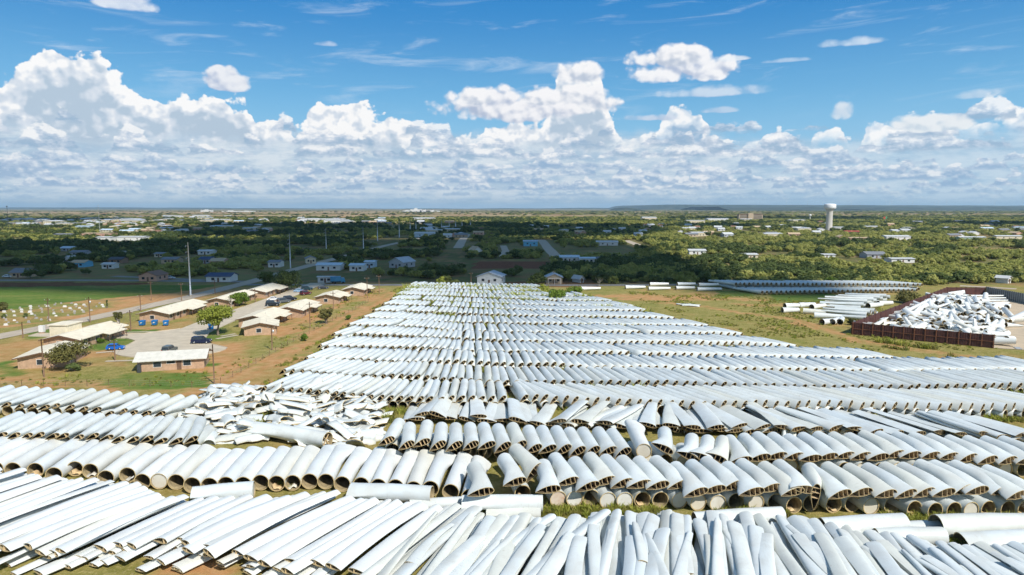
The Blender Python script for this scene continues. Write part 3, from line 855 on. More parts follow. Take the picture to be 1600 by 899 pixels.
def scrap_mesh(seed):
    r = random.Random(seed); mb = MB()
    ang = r.uniform(-0.5, 0.5); w = r.uniform(0.35, 0.6)
    Mx = Matrix.Translation((r.uniform(-.15, .15), 0.55, -0.72)) @ Matrix.Rotation(ang, 4, 'Y') @ Matrix.Rotation(R(r.uniform(-14, 14)), 4, 'Z')
    n = 7; vs = []
    for k in range(n):
        x_ = -w + 2 * w * k / (n - 1); z_ = 0.12 * math.sin(k * 1.3 + seed)
        vs += [(x_, -0.4 + 0.15 * math.sin(k + seed), z_), (x_, 0.9, z_ + 0.1), (x_, 0.9, z_ + 0.16), (x_, -0.4 + 0.15 * math.sin(k + seed), z_ + 0.05)]
    fs = []
    for k in range(n - 1):
        a = 4 * k
        for j in range(4): fs.append((a + j, a + (j + 1) % 4, a + 4 + (j + 1) % 4, a + 4 + j))
    fs += [(3, 2, 1, 0), tuple(4 * (n - 1) + j for j in range(4))]
    mb.add(vs, fs, 0, True, Mx); return mb.mesh('scrap_lining', M_CAP if seed % 2 else M_WEB)
SCRAPS = [scrap_mesh(i) for i in range(4)]

WEBS3 = (0.18, 0.36, 0.56)
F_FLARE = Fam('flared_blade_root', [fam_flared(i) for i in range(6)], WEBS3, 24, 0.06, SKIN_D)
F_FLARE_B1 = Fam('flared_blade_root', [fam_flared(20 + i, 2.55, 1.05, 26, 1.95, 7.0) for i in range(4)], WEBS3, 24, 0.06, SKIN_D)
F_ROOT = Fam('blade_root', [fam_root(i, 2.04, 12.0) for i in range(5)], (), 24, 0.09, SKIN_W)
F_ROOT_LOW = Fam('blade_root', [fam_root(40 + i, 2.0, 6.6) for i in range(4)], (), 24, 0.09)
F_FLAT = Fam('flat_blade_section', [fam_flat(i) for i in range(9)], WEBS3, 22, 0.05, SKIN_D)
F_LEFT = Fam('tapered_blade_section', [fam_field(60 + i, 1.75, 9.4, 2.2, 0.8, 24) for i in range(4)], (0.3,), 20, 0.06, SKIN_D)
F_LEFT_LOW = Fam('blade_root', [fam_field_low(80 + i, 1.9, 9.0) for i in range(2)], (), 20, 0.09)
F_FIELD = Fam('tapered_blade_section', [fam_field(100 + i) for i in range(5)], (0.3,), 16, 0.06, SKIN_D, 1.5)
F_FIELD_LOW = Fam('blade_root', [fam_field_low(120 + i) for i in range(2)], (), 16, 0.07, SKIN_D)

# ---------------------------------------------------------------- row A: doubled row of roots nearest the camera
low = [(817,771,''),(872.5,780.4,'R'),(898,780,'C'),(924,778,''),(950,782.5,'C'),(976.6,782.5,'C'),(1004,781.5,''),(1032,781.5,''),(1062,782.5,'C'),(1091.5,785.7,'C'),(1122,787,'C'),(1150,783.6,''),(1182,786.7,'C'),(1212,784.6,''),(1241,790,''),(1267,786.7,''),(1303,789,''),(1332.5,787.8,''),(1361.5,792,'C'),(1394,790,''),(1429,796,''),(1461.4,799,''),(1491,798,''),(1518,798,'C'),(1544.5,796,''),(1575,796,''),(1602,796,''),(1631,798,''),(1660,799,'')]
rowA_low = []
for i, (px, py, k) in enumerate(low):
    x_, y_ = at(px, py, 1.0)
    o = F_ROOT_LOW.make((x_, y_, 1.01), head(585 + rng.uniform(-40, 40)), cap={'R': CAP_RUST, 'C': CAP}.get(k))
    if not k and i % 2 == 0: link('scrap_lining', SCRAPS[i % 4], o)
    look = {'R': 'blade root with rust stained cover', 'C': 'blade root with pale round cover', '': 'open blade root' + (' holding scraps' if not k and i % 2 == 0 else '')}[k]
    rowA_low.append((o, px, look))
number_row(rowA_low, '', 'under the nearest flared roots', 'open and covered roots under the nearest flared row')
top = [(772,767,540,0),(823,750,520,0),(850,735,0,2),(876,764,690,0),(905,750,560,0),(937.7,757,575,0),(963,749,575,0),(990,753,565,0),(1018.7,755,565,0),(1046,757,575,0),(1078,754,520,0),(1107,767,600,0),(1134.6,762,590,0),(1162,756,540,0),(1194.5,767,600,0),(1221,760,555,0),(1257,767,600,0),(1275,767,700,3),(1290,770,1150,4),(1331,770,640,0),(1364,767,600,0),(1402,769,580,0),(1433,768.5,575,0),(1462,767,570,0),(1493,768,560,0),(1523,765,540,5),(1545,768,580,5),(1581,764,540,0),(1606,772,560,0),(1636,772,560,0)]
rowA_top = []
for px, py, vx, sp in top:
    x_, y_ = at(px, py, 3.05)
    roll = {2: R(-38), 3: R(22), 4: R(-75)}.get(sp, R(rng.uniform(-3, 3)))
    h_ = head(vx) if vx else head(380)
    xo = 1.0 * math.cos(h_)
    lift = 3.02 + (0.25 if sp in (2, 3, 5) else 0) + rng.uniform(-0.06, 0.06)
    o = F_FLARE.make((x_ - xo, y_ + math.sin(h_) * 1.0, lift), h_, R(0.5), roll)
    rowA_top.append((o, px, {2: 'flared blade root twisted up', 3: 'flared blade root tipped nose down', 4: 'flared blade root standing on edge'}.get(sp)))
number_row(rowA_top, 'flared ribbed blade root', 'in the nearest doubled row', 'flared roots of the nearest doubled row')
# row A continues to the left as one layer of roots facing the camera
left = [(-62,728,''),(-34,730,''),(-8,731,''),(20,733,''),(55,735,'S'),(84,741,''),(117,732,'S'),(141,735,'S'),(165,746,''),(199,742,'S'),(222,752,'F'),(248,751.5,'C'),(275,752,''),(300,758,''),(327,757.5,''),(353,757.5,''),(380,756,''),(407,753.5,''),(432,755.5,'S'),(457,754,'S'),(483.5,751.5,''),(509,752.5,''),(534.5,755.5,''),(564,757.5,''),(591,761,''),(618,761.5,''),(646,763.5,''),(672.5,764.5,''),(704,768.5,''),(734,776,'')]
tabL = [(0, 640), (250, 720), (420, 690), (540, 760), (640, 820), (740, 860)]
rowA_left = []
for i, (px, py, k) in enumerate(left):
    x_, y_ = at(px, py, 1.2)
    o = F_ROOT.make((x_, y_, 1.12 + rng.uniform(-0.05, 0.12)), head(lerp_tab(px, tabL) + rng.uniform(-35, 35)), R(rng.uniform(-0.6, 0.5)), R(rng.uniform(-12, 12)), cap=CAP if k == 'C' else None)
    if k == 'S': link('scrap_lining', SCRAPS[i % 4], o)
    rowA_left.append((o, px, {'C': 'white root tube with pale cover', 'S': 'white root tube holding scraps'}.get(k)))
number_row(rowA_left, 'open white root tube', 'behind the long blades', 'single row of root tubes behind the long blades')

# ---------------------------------------------------------------- row B
b1 = [(617.5,687,854),(648,692.6,680),(672.6,688.5,745),(697.6,692.6,735),(723.5,693.5,705),(748.6,693.5,690),(774.5,693.5,650),(799.5,695,640),(823.7,693,640),(847.6,699,690),(870,699,690),(894,699,690),(916,702.6,690),(938.5,702.6,690),(964.4,701,690),(987,705,700)]
rowB = []
for px, py, vx in b1:
    x_, y_ = at(px, py, 3.2); h_ = head(vx)
    o = F_FLARE_B1.make((x_ - 0.95 * math.cos(h_), y_ + 0.95 * math.sin(h_), 3.02 + rng.uniform(-.05, .08)), h_, R(0.3), R(rng.uniform(-3, 3)))
    rowB.append((o, px, None))
b2 = [(1053,704,1000,'F'),(1092,716,1100,'F'),(1115,719,1150,'F'),(1138,720,1180,'F'),(1176,718,830,''),(1205,714,760,''),(1231,711,700,''),(1257.6,712,690,''),(1285,715,680,''),(1310,712,660,''),(1336,710,640,''),(1362,711,640,''),(1389.5,712.7,640,''),(1414.5,708,600,''),(1440,709.5,620,''),(1470,710,600,''),(1498.5,711,590,''),(1528,713.5,590,''),(1559.5,716.5,590,''),(1590,717.5,590,''),(1620,718,590,''),(1650,718,590,'')]
for px, py, vx, k in b2:
    x_, y_ = at(px, py, 2.9); h_ = head(vx)
    o = F_FLARE.make((x_ - 1.0 * math.cos(h_), y_ + 1.0 * math.sin(h_), 2.85 + (0.1 if k else 0)), h_, R(0.3), R(30 + rng.uniform(-4, 4)) if k else R(rng.uniform(-3, 3)))
    rowB.append((o, px, 'flared white blade root tipped nose down' if k else None))
number_row(rowB, 'flared ribbed blade root', 'of the second doubled row', 'flared roots of the second doubled row')
o = F_ROOT.make((*at(1006.5, 704, 3.2), 3.1), head(830), cap=CAP)
tag(o, 'white root tube with a pale round cover, lying on top of the second doubled row', 'turbine blade')
rowBl = []
blow = [(x_, 703 + (x_ - 613) * 0.016) for x_ in np.arange(613, 1000, 24.2)] + [(x_, 712 + (x_ - 1010) * 0.045 - max(0, x_ - 1330) * 0.045) for x_ in np.arange(1012, 1680, 28.0)]
for i, (px, py) in enumerate(blow):
    py = py + (8 if px > 1000 else 1)
    x_, y_ = at(px, py, 1.0)
    kind_ = 'C' if (px > 1000 and i % 2 == 0) else ''
    o = F_ROOT_LOW.make((x_, y_, 1.01), head(640 + rng.uniform(-40, 40)), cap=CAP if kind_ else None)
    if px < 1000: link('inner_pipe', PIPE, o)
    rowBl.append((o, px, 'covered blade root' if kind_ else ('open blade root with a pipe inside' if px < 1000 else None)))
number_row(rowBl, 'open ended blade root', 'under the second doubled row', 'roots under the second doubled row')

# ---------------------------------------------------------------- row C: flattish pieces thrown together
rowC = []
tabC = [(640, 900), (700, 760), (760, 820), (830, 900), (870, 1500), (930, 1500), (990, 1050), (1040, 900), (1110, 800), (1180, 760), (1260, 560), (1400, 420), (1600, 330)]
def c_line(px): return lerp_tab(px, [(620,655),(700,652),(800,660),(860,664),(1000,666),(1060,672),(1200,674),(1330,676),(1450,682),(1650,688)])
for layer, (dz, step, dy) in enumerate(((0.45, 29, 1.5), (1.15, 25, 0), (1.9, 31, -5))):
    px = 640 + layer * 9
    while px < 1660:
        if layer == 2 and (px < 1010 and rng.random() < 0.45): px += step; continue
        vx = lerp_tab(px, tabC) + rng.uniform(-190, 190) * (1.2 if layer == 2 else 1)
        h_ = max(-0.62, min(0.62, head(vx))); py = c_line(px) + dy + rng.uniform(-2.5, 2.5)
        x_, y_ = at(px, py, dz)
        o = F_FLAT.make((x_, y_, dz), h_, R(rng.uniform(-1.6, 1.2)), R(rng.uniform(-12, 12)), pick=rng.randrange(9))
        rowC.append((o, px, ['flat blade piece at bottom', 'flat blade piece in middle layer', 'flat blade piece on top'][layer]))
        px += step * rng.uniform(0.8, 1.25)
for L_ in range(3):
    sel = [q for i, q in enumerate(rowC) if q[2].endswith(('bottom', 'layer', 'top')[L_])]
    number_row(sel, '', 'of the jumbled row', 'jumbled row of flat blade pieces')

# ---------------------------------------------------------------- left rows L1, L2
L1 = [(-40,626),(-20,628),(0,629),(20,630),(40,633),(60,632.6),(80,634),(96,632),(119,634),(140,637),(161,637.6),(181,644),(202,640),(218,642.6),(239,643.4),(261,644)]
r1 = []
for px, py in L1:
    x_, y_ = at(px, py, 2.4); h_ = head(rng.uniform(800, 880))
    o = F_LEFT.make((x_ - 0.8, y_, 2.05), h_, R(-1.5)); r1.append((o, px, None))
number_row(r1, 'slim white section', 'in the farther side row', 'farther row of slim sections at the side')
r1 = []
for i, (px, py) in enumerate(L1):
    x_, y_ = at(px - 8, py + 13, 0.9)
    r1.append((F_LEFT_LOW.make((x_, y_, 0.96), head(rng.uniform(780, 860))), px, None))
number_row(r1, 'open root end', 'under the farther side row', 'roots under the farther row at the side')
L2 = [(-30,676),(-8,677),(14,677),(34,677.6),(53.4,678.5),(72,677),(95,678.5),(110,678.5),(133.5,681),(157,678.5),(179.5,681),(197,683.5),(219.5,684),(242,682.7),(264,686),(287.6,686),(311,683.5)]
r1 = []
for px, py in L2:
    x_, y_ = at(px, py, 2.4); h_ = head(lerp_tab(px, [(0, 760), (200, 700), (310, 420)]) + rng.uniform(-30, 30))
    o = F_LEFT.make((x_ - 0.8, y_, 2.05), h_, R(-1.0)); r1.append((o, px, None))
number_row(r1, 'slim white section', 'in the nearer side row', 'nearer row of slim sections at the side')
r1 = []
for px, py in L2:
    x_, y_ = at(px - 10, py + 12, 0.9)
    r1.append((F_LEFT_LOW.make((x_, y_, 0.96), head(700)), px, None))
number_row(r1, 'open root end', 'under the nearer side row', 'roots under the nearer row at the side')
# a half pipe of cut skin at the end of that row
mb = MB(); n = 12; vs = []
for y_ in (0, 7.0):
    for rr in (0.95, 0.86):
        for k in range(n + 1):
            a = math.pi * k / n; vs.append((rr * math.cos(a), y_, rr * math.sin(a)))
m1 = n + 1; fs = []
for k in range(n):
    fs += [(k, k + 1, 2 * m1 + k + 1, 2 * m1 + k), (m1 + k + 1, m1 + k, 3 * m1 + k, 3 * m1 + k + 1), (k + 1, k, m1 + k, m1 + k + 1), (2 * m1 + k, 2 * m1 + k + 1, 3 * m1 + k + 1, 3 * m1 + k)]
fs += [(0, m1, 3 * m1, 2 * m1)[::-1], (n, m1 + n, 3 * m1 + n, 2 * m1 + n)]
mb.add(vs, fs, 0, True)
o = link('half_pipe_skin', mb.mesh('half_pipe_skin', M_WHITE_OLD)); o.location = (*at(326, 697), 0.02); o.rotation_euler = (0, 0, R(16))
tag(o, 'half pipe of cut white skin ending the nearer side row', 'blade scrap')

# ---------------------------------------------------------------- field rows
ROWS = {
 'F1': [(414,610),(489,614),(577,623),(666,626),(796,625)], 'F1b': [(822,622),(915,627),(1020,630.5),(1095,633),(1197,633),(1306,633),(1484,637),(1680,637)],
 'F2': [(444,583),(470,583),(550,590),(632,590),(690,595),(790,600),(852,600),(932,600),(1045,600),(1160,605),(1325,607),(1415,607),(1590,604),(1680,603)],
 'F3': [(478,563),(510,564),(562,565),(645,570),(710,567),(790,572),(865,572),(925,577),(1040,577),(1150,580),(1295,581),(1385,584),(1472,582),(1591,581),(1660,580)],
 'F4': [(500,543),(532,544),(607,545),(675,547),(725,551),(807,553),(920,553),(1040,556),(1197,560),(1307,561),(1407,564)],
 'F5': [(522,525),(550,525),(625,527),(712,532),(800,535),(870,537),(1032,537),(1147,538),(1255,544)],
 'F6': [(545,510),(600,511),(662,514),(700,519),(795,522),(867,522),(945,521),(1077,522),(1168,525)],
 'F7': [(568,498),(640,502),(700,506),(750,507),(857,508),(962,510),(1110,511)],
 'F8': [(585,487),(650,489),(750,493),(875,497),(937,497),(1060,499)], 'F9': [(600,477),(740,483),(882,488),(945,487),(1022,487)],
 'F10': [(611,469),(740,475),(875,480),(995,480)], 'F11': [(619,462),(740,466),(892,472),(962,472)],
 'F12': [(627,456),(740,460),(885,465),(922,464)], 'F13': [(634,451),(740,454),(850,457)], 'F14': [(641,447),(740,449),(852,451)]}
def vxF(px, key):
    if key == 'F1b': return lerp_tab(px, [(815, 640), (860, 320), (930, 170), (1130, 250), (1300, 150), (1600, 150)])
    return lerp_tab(px, [(414, 1060), (520, 1090), (640, 820), (720, 740), (800, 690), (920, 600), (1050, 470), (1160, 560), (1320, 600), (1600, 480)] if key in ('F2', 'F3', 'F1') else [(500, 1130), (600, 1050), (660, 860), (760, 700), (850, 560), (1000, 340), (1250, 330), (1500, 420)])
def field_row(key, low, spacing=1.78):
    out = []; hgt = 2.15 if not low else 0.82
    for i, p in enumerate(polypx(ROWS[key], spacing)):
        px, _ = to_px(p.x, p.y, 1.5)
        if low: o = F_FIELD_LOW.make((p.x + 0.3, p.y + rng.uniform(-0.25, 0.15), 0.82), head(vxF(px, key)), 0)
        else:
            o = F_FIELD.make((p.x + rng.uniform(-.1, .1), p.y + rng.uniform(-0.35, 0.35), 2.1 + rng.uniform(-.08, .08)), head(vxF(px, key) + rng.uniform(-30, 30)), R(rng.uniform(-1.8, -0.7)), R(rng.uniform(-5, 5)))
        out.append((o, px, None))
    return out
number_row(field_row('F1', False), 'tapered blade', 'of the short first field row', 'first field row before the gap')
number_row(field_row('F1b', False), 'tapered blade', 'of the first field row beyond the gap', 'first field row beyond the gap')
number_row(field_row('F1', True), 'open root end', 'under the short first field row', 'roots under the first field row before the gap')
number_row(field_row('F2', False), 'tapered blade section', 'of the second long field row', 'second field row')
# all the rest of the field, several hundred pieces more: one mass
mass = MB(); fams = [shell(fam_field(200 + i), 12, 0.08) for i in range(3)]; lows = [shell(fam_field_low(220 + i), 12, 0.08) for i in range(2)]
webs_ = [web_mesh(fam_field(200 + i)[0], 0.3, 1.0) for i in range(3)]
def mass_row(key, low, sp=1.78, ln=1.0):
    for i, p in enumerate(polypx(ROWS[key], sp)):
        px, _ = to_px(p.x, p.y, 1.5); h_ = head(vxF(px, key) + rng.uniform(-40, 40))
        if rng.random() < 0.02: continue
        z_ = 0.82 if low else 2.1 + rng.uniform(-.1, .1)
        Mx = Matrix.Translation((p.x + rng.uniform(-.12, .12), p.y + rng.uniform(-0.4, 0.4), z_)) @ Matrix.Rotation(-h_, 4, 'Z') @ Matrix.Rotation(0 if low else R(rng.uniform(-1.8, -.6)), 4, 'X') @ Matrix.Rotation(0 if low else R(rng.uniform(-7, 7)), 4, 'Y')
        src = (lows if low else fams)[i % 2 if low else i % 3]
        mass.add(src.v, src.f, src.m, True, Mx)
        if not low: w_ = webs_[i % 3]; mass.add(w_.v, w_.f, 3, False, Mx)
for k in ('F3','F4','F5','F6','F7','F8','F9','F10','F11','F12','F13','F14'): mass_row(k, False)
for k in ('F1b','F2','F3','F4','F5','F6','F7','F8'): mass_row(k, True)
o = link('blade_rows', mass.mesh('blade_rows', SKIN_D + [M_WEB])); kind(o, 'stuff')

# ---------------------------------------------------------------- long blades right in front of the camera
far = [(-60,732),(-30,733),(0,734),(36,735),(61,746),(92,746),(126,750),(150,751),(174,752),(196,754),(206,757),(217,758),(227,763),(236,768),(246,773),(256,778),(272,779),(290,778),(314,779),(337,779),(362,778),(388,778),(420,779),(450,779),(480,771),(505,771),(528,771),(550,779),(568,781),(588,782),(606,784),(624,787),(640,790),(661,789),(686,794),(716,792),(745,794),(768,811),(787,807),(805,808),(821,805),(840,811),(863,807),(900,808),(932,803),(945,801),(964,800),(985,803),(1006,803),(1021,807),(1042,798),(1058,803),(1072,806),(1092,813),(1114,799),(1130,808),(1147,819),(1165,804),(1183,805),(1196,821),(1219,809),(1238,812),(1252,811),(1269,813),(1295,821),(1318,819),(1335,832),(1358,832),(1381,836),(1400,836),(1423,838),(1440,847),(1469,849),(1488,851),(1507,855),(1530,849),(1557,853),(1580,850),(1605,850),(1640,850)]
tabV = [(0, 1230), (250, 1290), (420, 1350), (560, 1440), (650, 1340), (735, 1180), (800, 1130), (900, 1080), (1000, 1010), (1060, 1060), (1115, 1030), (1160, 950), (1260, 880), (1400, 850), (1500, 700), (1640, 620)]
def near_y(px): return lerp_tab(px, [(200, 862), (300, 862), (420, 850), (520, 866), (610, 886), (700, 895), (712, 985), (1700, 985)])
dtop = []; dlow = []
def long_piece(px, py, vx, h_far, h_near, yn, cf, cn, seed, mats, t=0.42):
    a = head(vx); zf = Vector((*at(px, py, h_far), h_far))
    v = (yn - 449.5) / FPX; dn = (CAM_H - h_near) / (SP + v * CP); Yn = dn * (CP - v * SP)
    L = max(8.0, (zf.y - Yn) / math.cos(a)); L = min(L, 30.0)
    npt = zf - Vector((math.sin(a), math.cos(a), 0)) * L; npt.z = h_near
    ss = fam_long(seed, L, cf, cn, t)
    me_ = skin_mesh('slender_blade_section', ss, 16, 0.05, mats)
    o = link('slender_blade_section', me_); link('shear_web', web_mesh(ss[0], 0.3, 1.6, 0.06).mesh('shear_web', M_WEB), o)
    pitch = math.asin(max(-0.2, min(0.2, (h_far - h_near) / L)))
    o.matrix_world = Matrix.Translation(npt) @ Matrix.Rotation(-a, 4, 'Z') @ Matrix.Rotation(pitch, 4, 'X') @ Matrix.Rotation(R(rng.uniform(-9, 9)), 4, 'Y')
    return o
for i, (px, py) in enumerate(far):
    left_ = px < 700
    vx = lerp_tab(px, tabV) + rng.uniform(-1, 1) * (55 if left_ else 110)
    if px in (864, 863): vx = 1460
    if px in (945,): vx = 1450
    hf = rng.uniform(1.35, 1.9)
    o = long_piece(px, py + rng.uniform(-2, 2), vx, hf, hf + rng.uniform(-.3, .35), near_y(px) + rng.uniform(-9, 7), rng.uniform(1.1, 1.7), rng.uniform(1.6, 2.2) if left_ else rng.uniform(1.0, 2.0), 300 + i, SKIN_W if left_ else SKIN, rng.uniform(0.5, 0.75))
    dtop.append((o, px, None))
for i in range(46):
    px = 690 + i * 20.5 + rng.uniform(-10, 10); py = lerp_tab(px, far) + rng.uniform(4, 40)
    vx = lerp_tab(px, tabV) + rng.uniform(-1, 1) * 200; hf = rng.uniform(1.9, 2.3); tip = rng.random() < .5
    o = long_piece(px, py, vx, hf, hf - rng.uniform(0, .4), 985 if rng.random() < .7 else py + rng.uniform(45, 75), rng.uniform(.5, .8) if tip else rng.uniform(1.1, 1.6), rng.uniform(1.2, 1.9), 900 + i, SKIN, rng.uniform(0.3, 0.5))
    dtop.append((o, px, 'narrow pointed blade on top' if tip else None))
dmid = []
for layer, (n_, st_, h0, h1) in enumerate(((88, 19.5, 0.32, 0.6), (88, 19.5, 0.75, 1.2))):
    for i in range(n_):
        px = -60 + i * st_ + rng.uniform(-8, 8) + layer * 9; py = lerp_tab(px, far) + rng.uniform(0, 8); left_ = px < 700
        vx = lerp_tab(px, tabV) + rng.uniform(-1, 1) * (90 if left_ else 190)
        hf = rng.uniform(h0, h1)
        o = long_piece(px, py, vx, hf, hf - .05, (near_y(px) + (rng.uniform(6, 44) if layer == 0 else rng.uniform(-2, 22))) if left_ else 985, rng.uniform(1.2, 1.8), rng.uniform(1.1, 1.9), 500 + i + 200 * layer, SKIN_W if left_ else SKIN, rng.uniform(0.3, 0.46))
        (dlow, dmid)[layer].append((o, px, None))
number_row(dmid, 'long white blade', 'in the middle of the nearest pile', 'long blades in the middle of the nearest pile')
number_row(dtop, 'long white blade on top', 'in the pile nearest below', 'long blades on top of the nearest pile')
number_row(dlow, 'long white blade', 'at the bottom of the nearest pile', 'long blades under the nearest pile')

# ---------------------------------------------------------------- tubes lying across between the long blades and row A
def cross(p_open, p_far, D, h, flare, label, cap=None, mats=SKIN):
    a = Vector((*at(*p_open, h), h)); b_ = Vector((*at(*p_far, h), h)); d = b_ - a; L = d.length; hd = math.atan2(d.x, d.y)
    ss = fam_root(int(p_open[0]), D, L, 1, D * (1.35 if flare else 1.0), D * 0.8, 5)
    o = piece('crosswise_blade_root', skin_mesh('crosswise_blade_root', ss, 22, 0.08, mats), None, cap)
    o.matrix_world = Matrix.Translation(a) @ Matrix.Rotation(-hd, 4, 'Z')
    return tag(o, label, 'turbine blade', 'root tubes lying crosswise')
cross((397,765),(300,772), 2.0, 1.2, False, 'crosswise root tube with a pale round cover behind the long blades', CAP)
cross((675,773),(548,765), 2.0, 1.5, True, 'crosswise root tube with open tan rim in front of the flared far ends')
cross((848,787),(722,786), 2.0, 1.3, False, 'crosswise root tube beside the rust stained cover')
cross((845,803),(760,801), 1.5, 0.5, False, 'thin crosswise tube half hidden under the grass and blades')
cross((1222,806),(1085,812), 2.0, 0.9, True, 'crosswise root tube in front of the pale round covers')
cross((1412,819),(1285,824), 2.3, 1.2, True, 'wide crosswise root tube before the second field of open roots')
cross((1474,838),(1370,838), 1.9, 0.9, False, 'crosswise root tube behind the blades with torn ends')
cross((1465,826),(1400,828), 1.8, 0.6, False, 'short crosswise tube squeezed between two wider ones')
cross((1462,823),(1640,816), 2.5, 1.4, True, 'longest crosswise tube reaching out of the photo on the right')
cross((722,786),(640,790), 1.5, 0.6, False, 'short crosswise tube touching the tan rimmed one')
cross((1690,842),(1500,846), 2.2, 0.9, True, 'smooth crosswise tube lowest on the right with a broad end')
o = cross((512,688),(398,668), 2.3, 1.5, True, 'fat white tube lying beside the heap of broken skins, braced open end')
for f in (0.3, 0.7):
    mb = MB(); mb.box((-0.95, 0.25, -0.06), (0.95, 0.37, 0.06), 0, Matrix.Rotation(R(55 if f < .5 else -50), 4, 'Y')); part('brace', mb, M_WEB, o)

# ---------------------------------------------------------------- heap of broken skins
def shard_mesh(seed):
    r = random.Random(seed); mb = MB(); nu, nv = 7, 6
    L, W = r.uniform(2.6, 5.2), r.uniform(1.6, 2.8); bend = r.uniform(0.6, 2.0) * r.choice((1, 1, 1, -0.6)); th = 0.12; tw = r.uniform(-0.25, 0.25)
    vs = []
    edge = [r.uniform(-0.3, 0.2) for _ in range(nv)]; edge2 = [r.uniform(-0.2, 0.3) for _ in range(nv)]; s1 = [r.uniform(-.16, .16) for _ in range(nu)]; s2 = [r.uniform(-.22, .22) for _ in range(nu)]
    for off in (0, -th):
        for i in range(nu):
            for j in range(nv):
                u = i / (nu - 1); v = j / (nv - 1)
                x_ = (u - 0.5) * L + edge[j] * (1 - u) ** 3 + edge2[j] * u ** 3
                a = (v - 0.5) * bend * 2; rad = W / max(abs(bend) * 2, 0.3)
                y_ = math.sin(a) * rad + s1[i] * (1 - v) ** 2 + s2[i] * v ** 2; z_ = (math.cos(a) - 1) * rad * (1 if bend > 0 else -1) + off
                z_ += 0.10 * math.sin(u * 5 + seed) + tw * (u - 0.5) * y_
                vs.append((x_, y_, z_))
    fs = []; mi = []
    I = lambda l, i, j: l * nu * nv + i * nv + j
    for i in range(nu - 1):
        for j in range(nv - 1):
            fs.append((I(0, i, j), I(0, i + 1, j), I(0, i + 1, j + 1), I(0, i, j + 1))); mi.append(0)
            fs.append((I(1, i, j + 1), I(1, i + 1, j + 1), I(1, i + 1, j), I(1, i, j))); mi.append(0 if r.random() < 0.3 else 1)
    for i in range(nu - 1):
        fs.append((I(1, i, 0), I(1, i + 1, 0), I(0, i + 1, 0), I(0, i, 0))); fs.append((I(0, i, nv - 1), I(0, i + 1, nv - 1), I(1, i + 1, nv - 1), I(1, i, nv - 1))); mi += [2, 2]
    for j in range(nv - 1):
        fs.append((I(0, 0, j), I(0, 0, j + 1), I(1, 0, j + 1), I(1, 0, j))); fs.append((I(1, nu - 1, j), I(1, nu - 1, j + 1), I(0, nu - 1, j + 1), I(0, nu - 1, j))); mi += [2, 2]
    mb.add(vs, fs, mi, True); zmin = min(v[2] for v in vs); mb.v = [(a, b_, c_ - zmin) for a, b_, c_ in mb.v]
    return mb.mesh('broken_skin', [M_WHITE_OLD, paint((0.42, 0.43, 0.42)), M_CUT])
SHARDS = [shard_mesh(i) for i in range(14)]
HEAP = P((282,652),(320,620),(352,606),(385,610),(420,612),(470,614),(520,614),(560,622),(602,640),(604,655),(596,684),(570,704),(530,706),(470,696),(420,690),(390,694),(345,690),(332,676))
hx0, hx1 = min(p[0] for p in HEAP), max(p[0] for p in HEAP); hy0, hy1 = min(p[1] for p in HEAP), max(p[1] for p in HEAP)
sh = []; tries = 0
while len(sh) < 270 and tries < 6000:
    tries += 1
    x_, y_ = rng.uniform(hx0, hx1), rng.uniform(hy0, hy1)
    if not in_poly(np.array(x_), np.array(y_), HEAP): continue
    dd = seg_dist(np.array([x_]), np.array([y_]), HEAP + [HEAP[0]])[0]
    z_ = rng.uniform(0, min(dd * 0.5, 1.6))
    o = link('broken_skin', SHARDS[rng.randrange(14)])
    o.location = (x_, y_, z_ + 0.02); o.rotation_euler = (R(rng.gauss(0, 20)), R(rng.gauss(0, 15)), rng.choice((0, math.pi)) + rng.gauss(0.1, 0.55))
    s_ = rng.uniform(0.8, 1.3); o.scale = (s_, s_, s_ * 0.8)
    zone = 'near the open grass patch' if y_ > hy0 + (hy1 - hy0) * 0.6 else ('beside the fat white tube' if y_ < hy0 + (hy1 - hy0) * 0.3 else 'in the middle of the heap')
    tag(o, f'torn white blade skin {zone} of crumpled fragments', 'blade scrap', f'crumpled fragments {zone}'); sh.append(o)
for px, py in ((1238,683),(1262,684),(1290,683),(1318,684),(1340,681),(1350,687),(1370,685),(1226,684)):
    o = link('broken_skin', SHARDS[rng.randrange(14)]); o.location = (*at(px, py, 0.3), 0.3); o.rotation_euler = (R(rng.gauss(0, 20)), R(rng.gauss(0, 20)), rng.uniform(0, 3)); o.scale = (0.6, 0.5, 0.8)
    tag(o, 'small torn scrap of white skin lying between the flat row and the flared roots', 'blade scrap', 'torn scraps behind the second doubled row')

# ================================================================ right-hand yard and stacks
def tube_mesh(name, L, D0, D1, seed, flat=0.0, N=16, mats=SKIN):
    ss = []
    for f in (0, 0.5, 1.0):
        D = D0 + (D1 - D0) * f
        ss.append(dict(y=f * L, D=D, c=D * 1.25, t=D * 0.62, b=flat * f, xn=D / 2))
    return skin_mesh(name, ss, N, 0.08, mats)
def lay(o, x_, y_, z_, hd, pitch=0.0, roll=0.0):
    o.matrix_world = Matrix.Translation((x_, y_, z_)) @ Matrix.Rotation(-hd, 4, 'Z') @ Matrix.Rotation(pitch, 4, 'X') @ Matrix.Rotation(roll, 4, 'Y'); return o
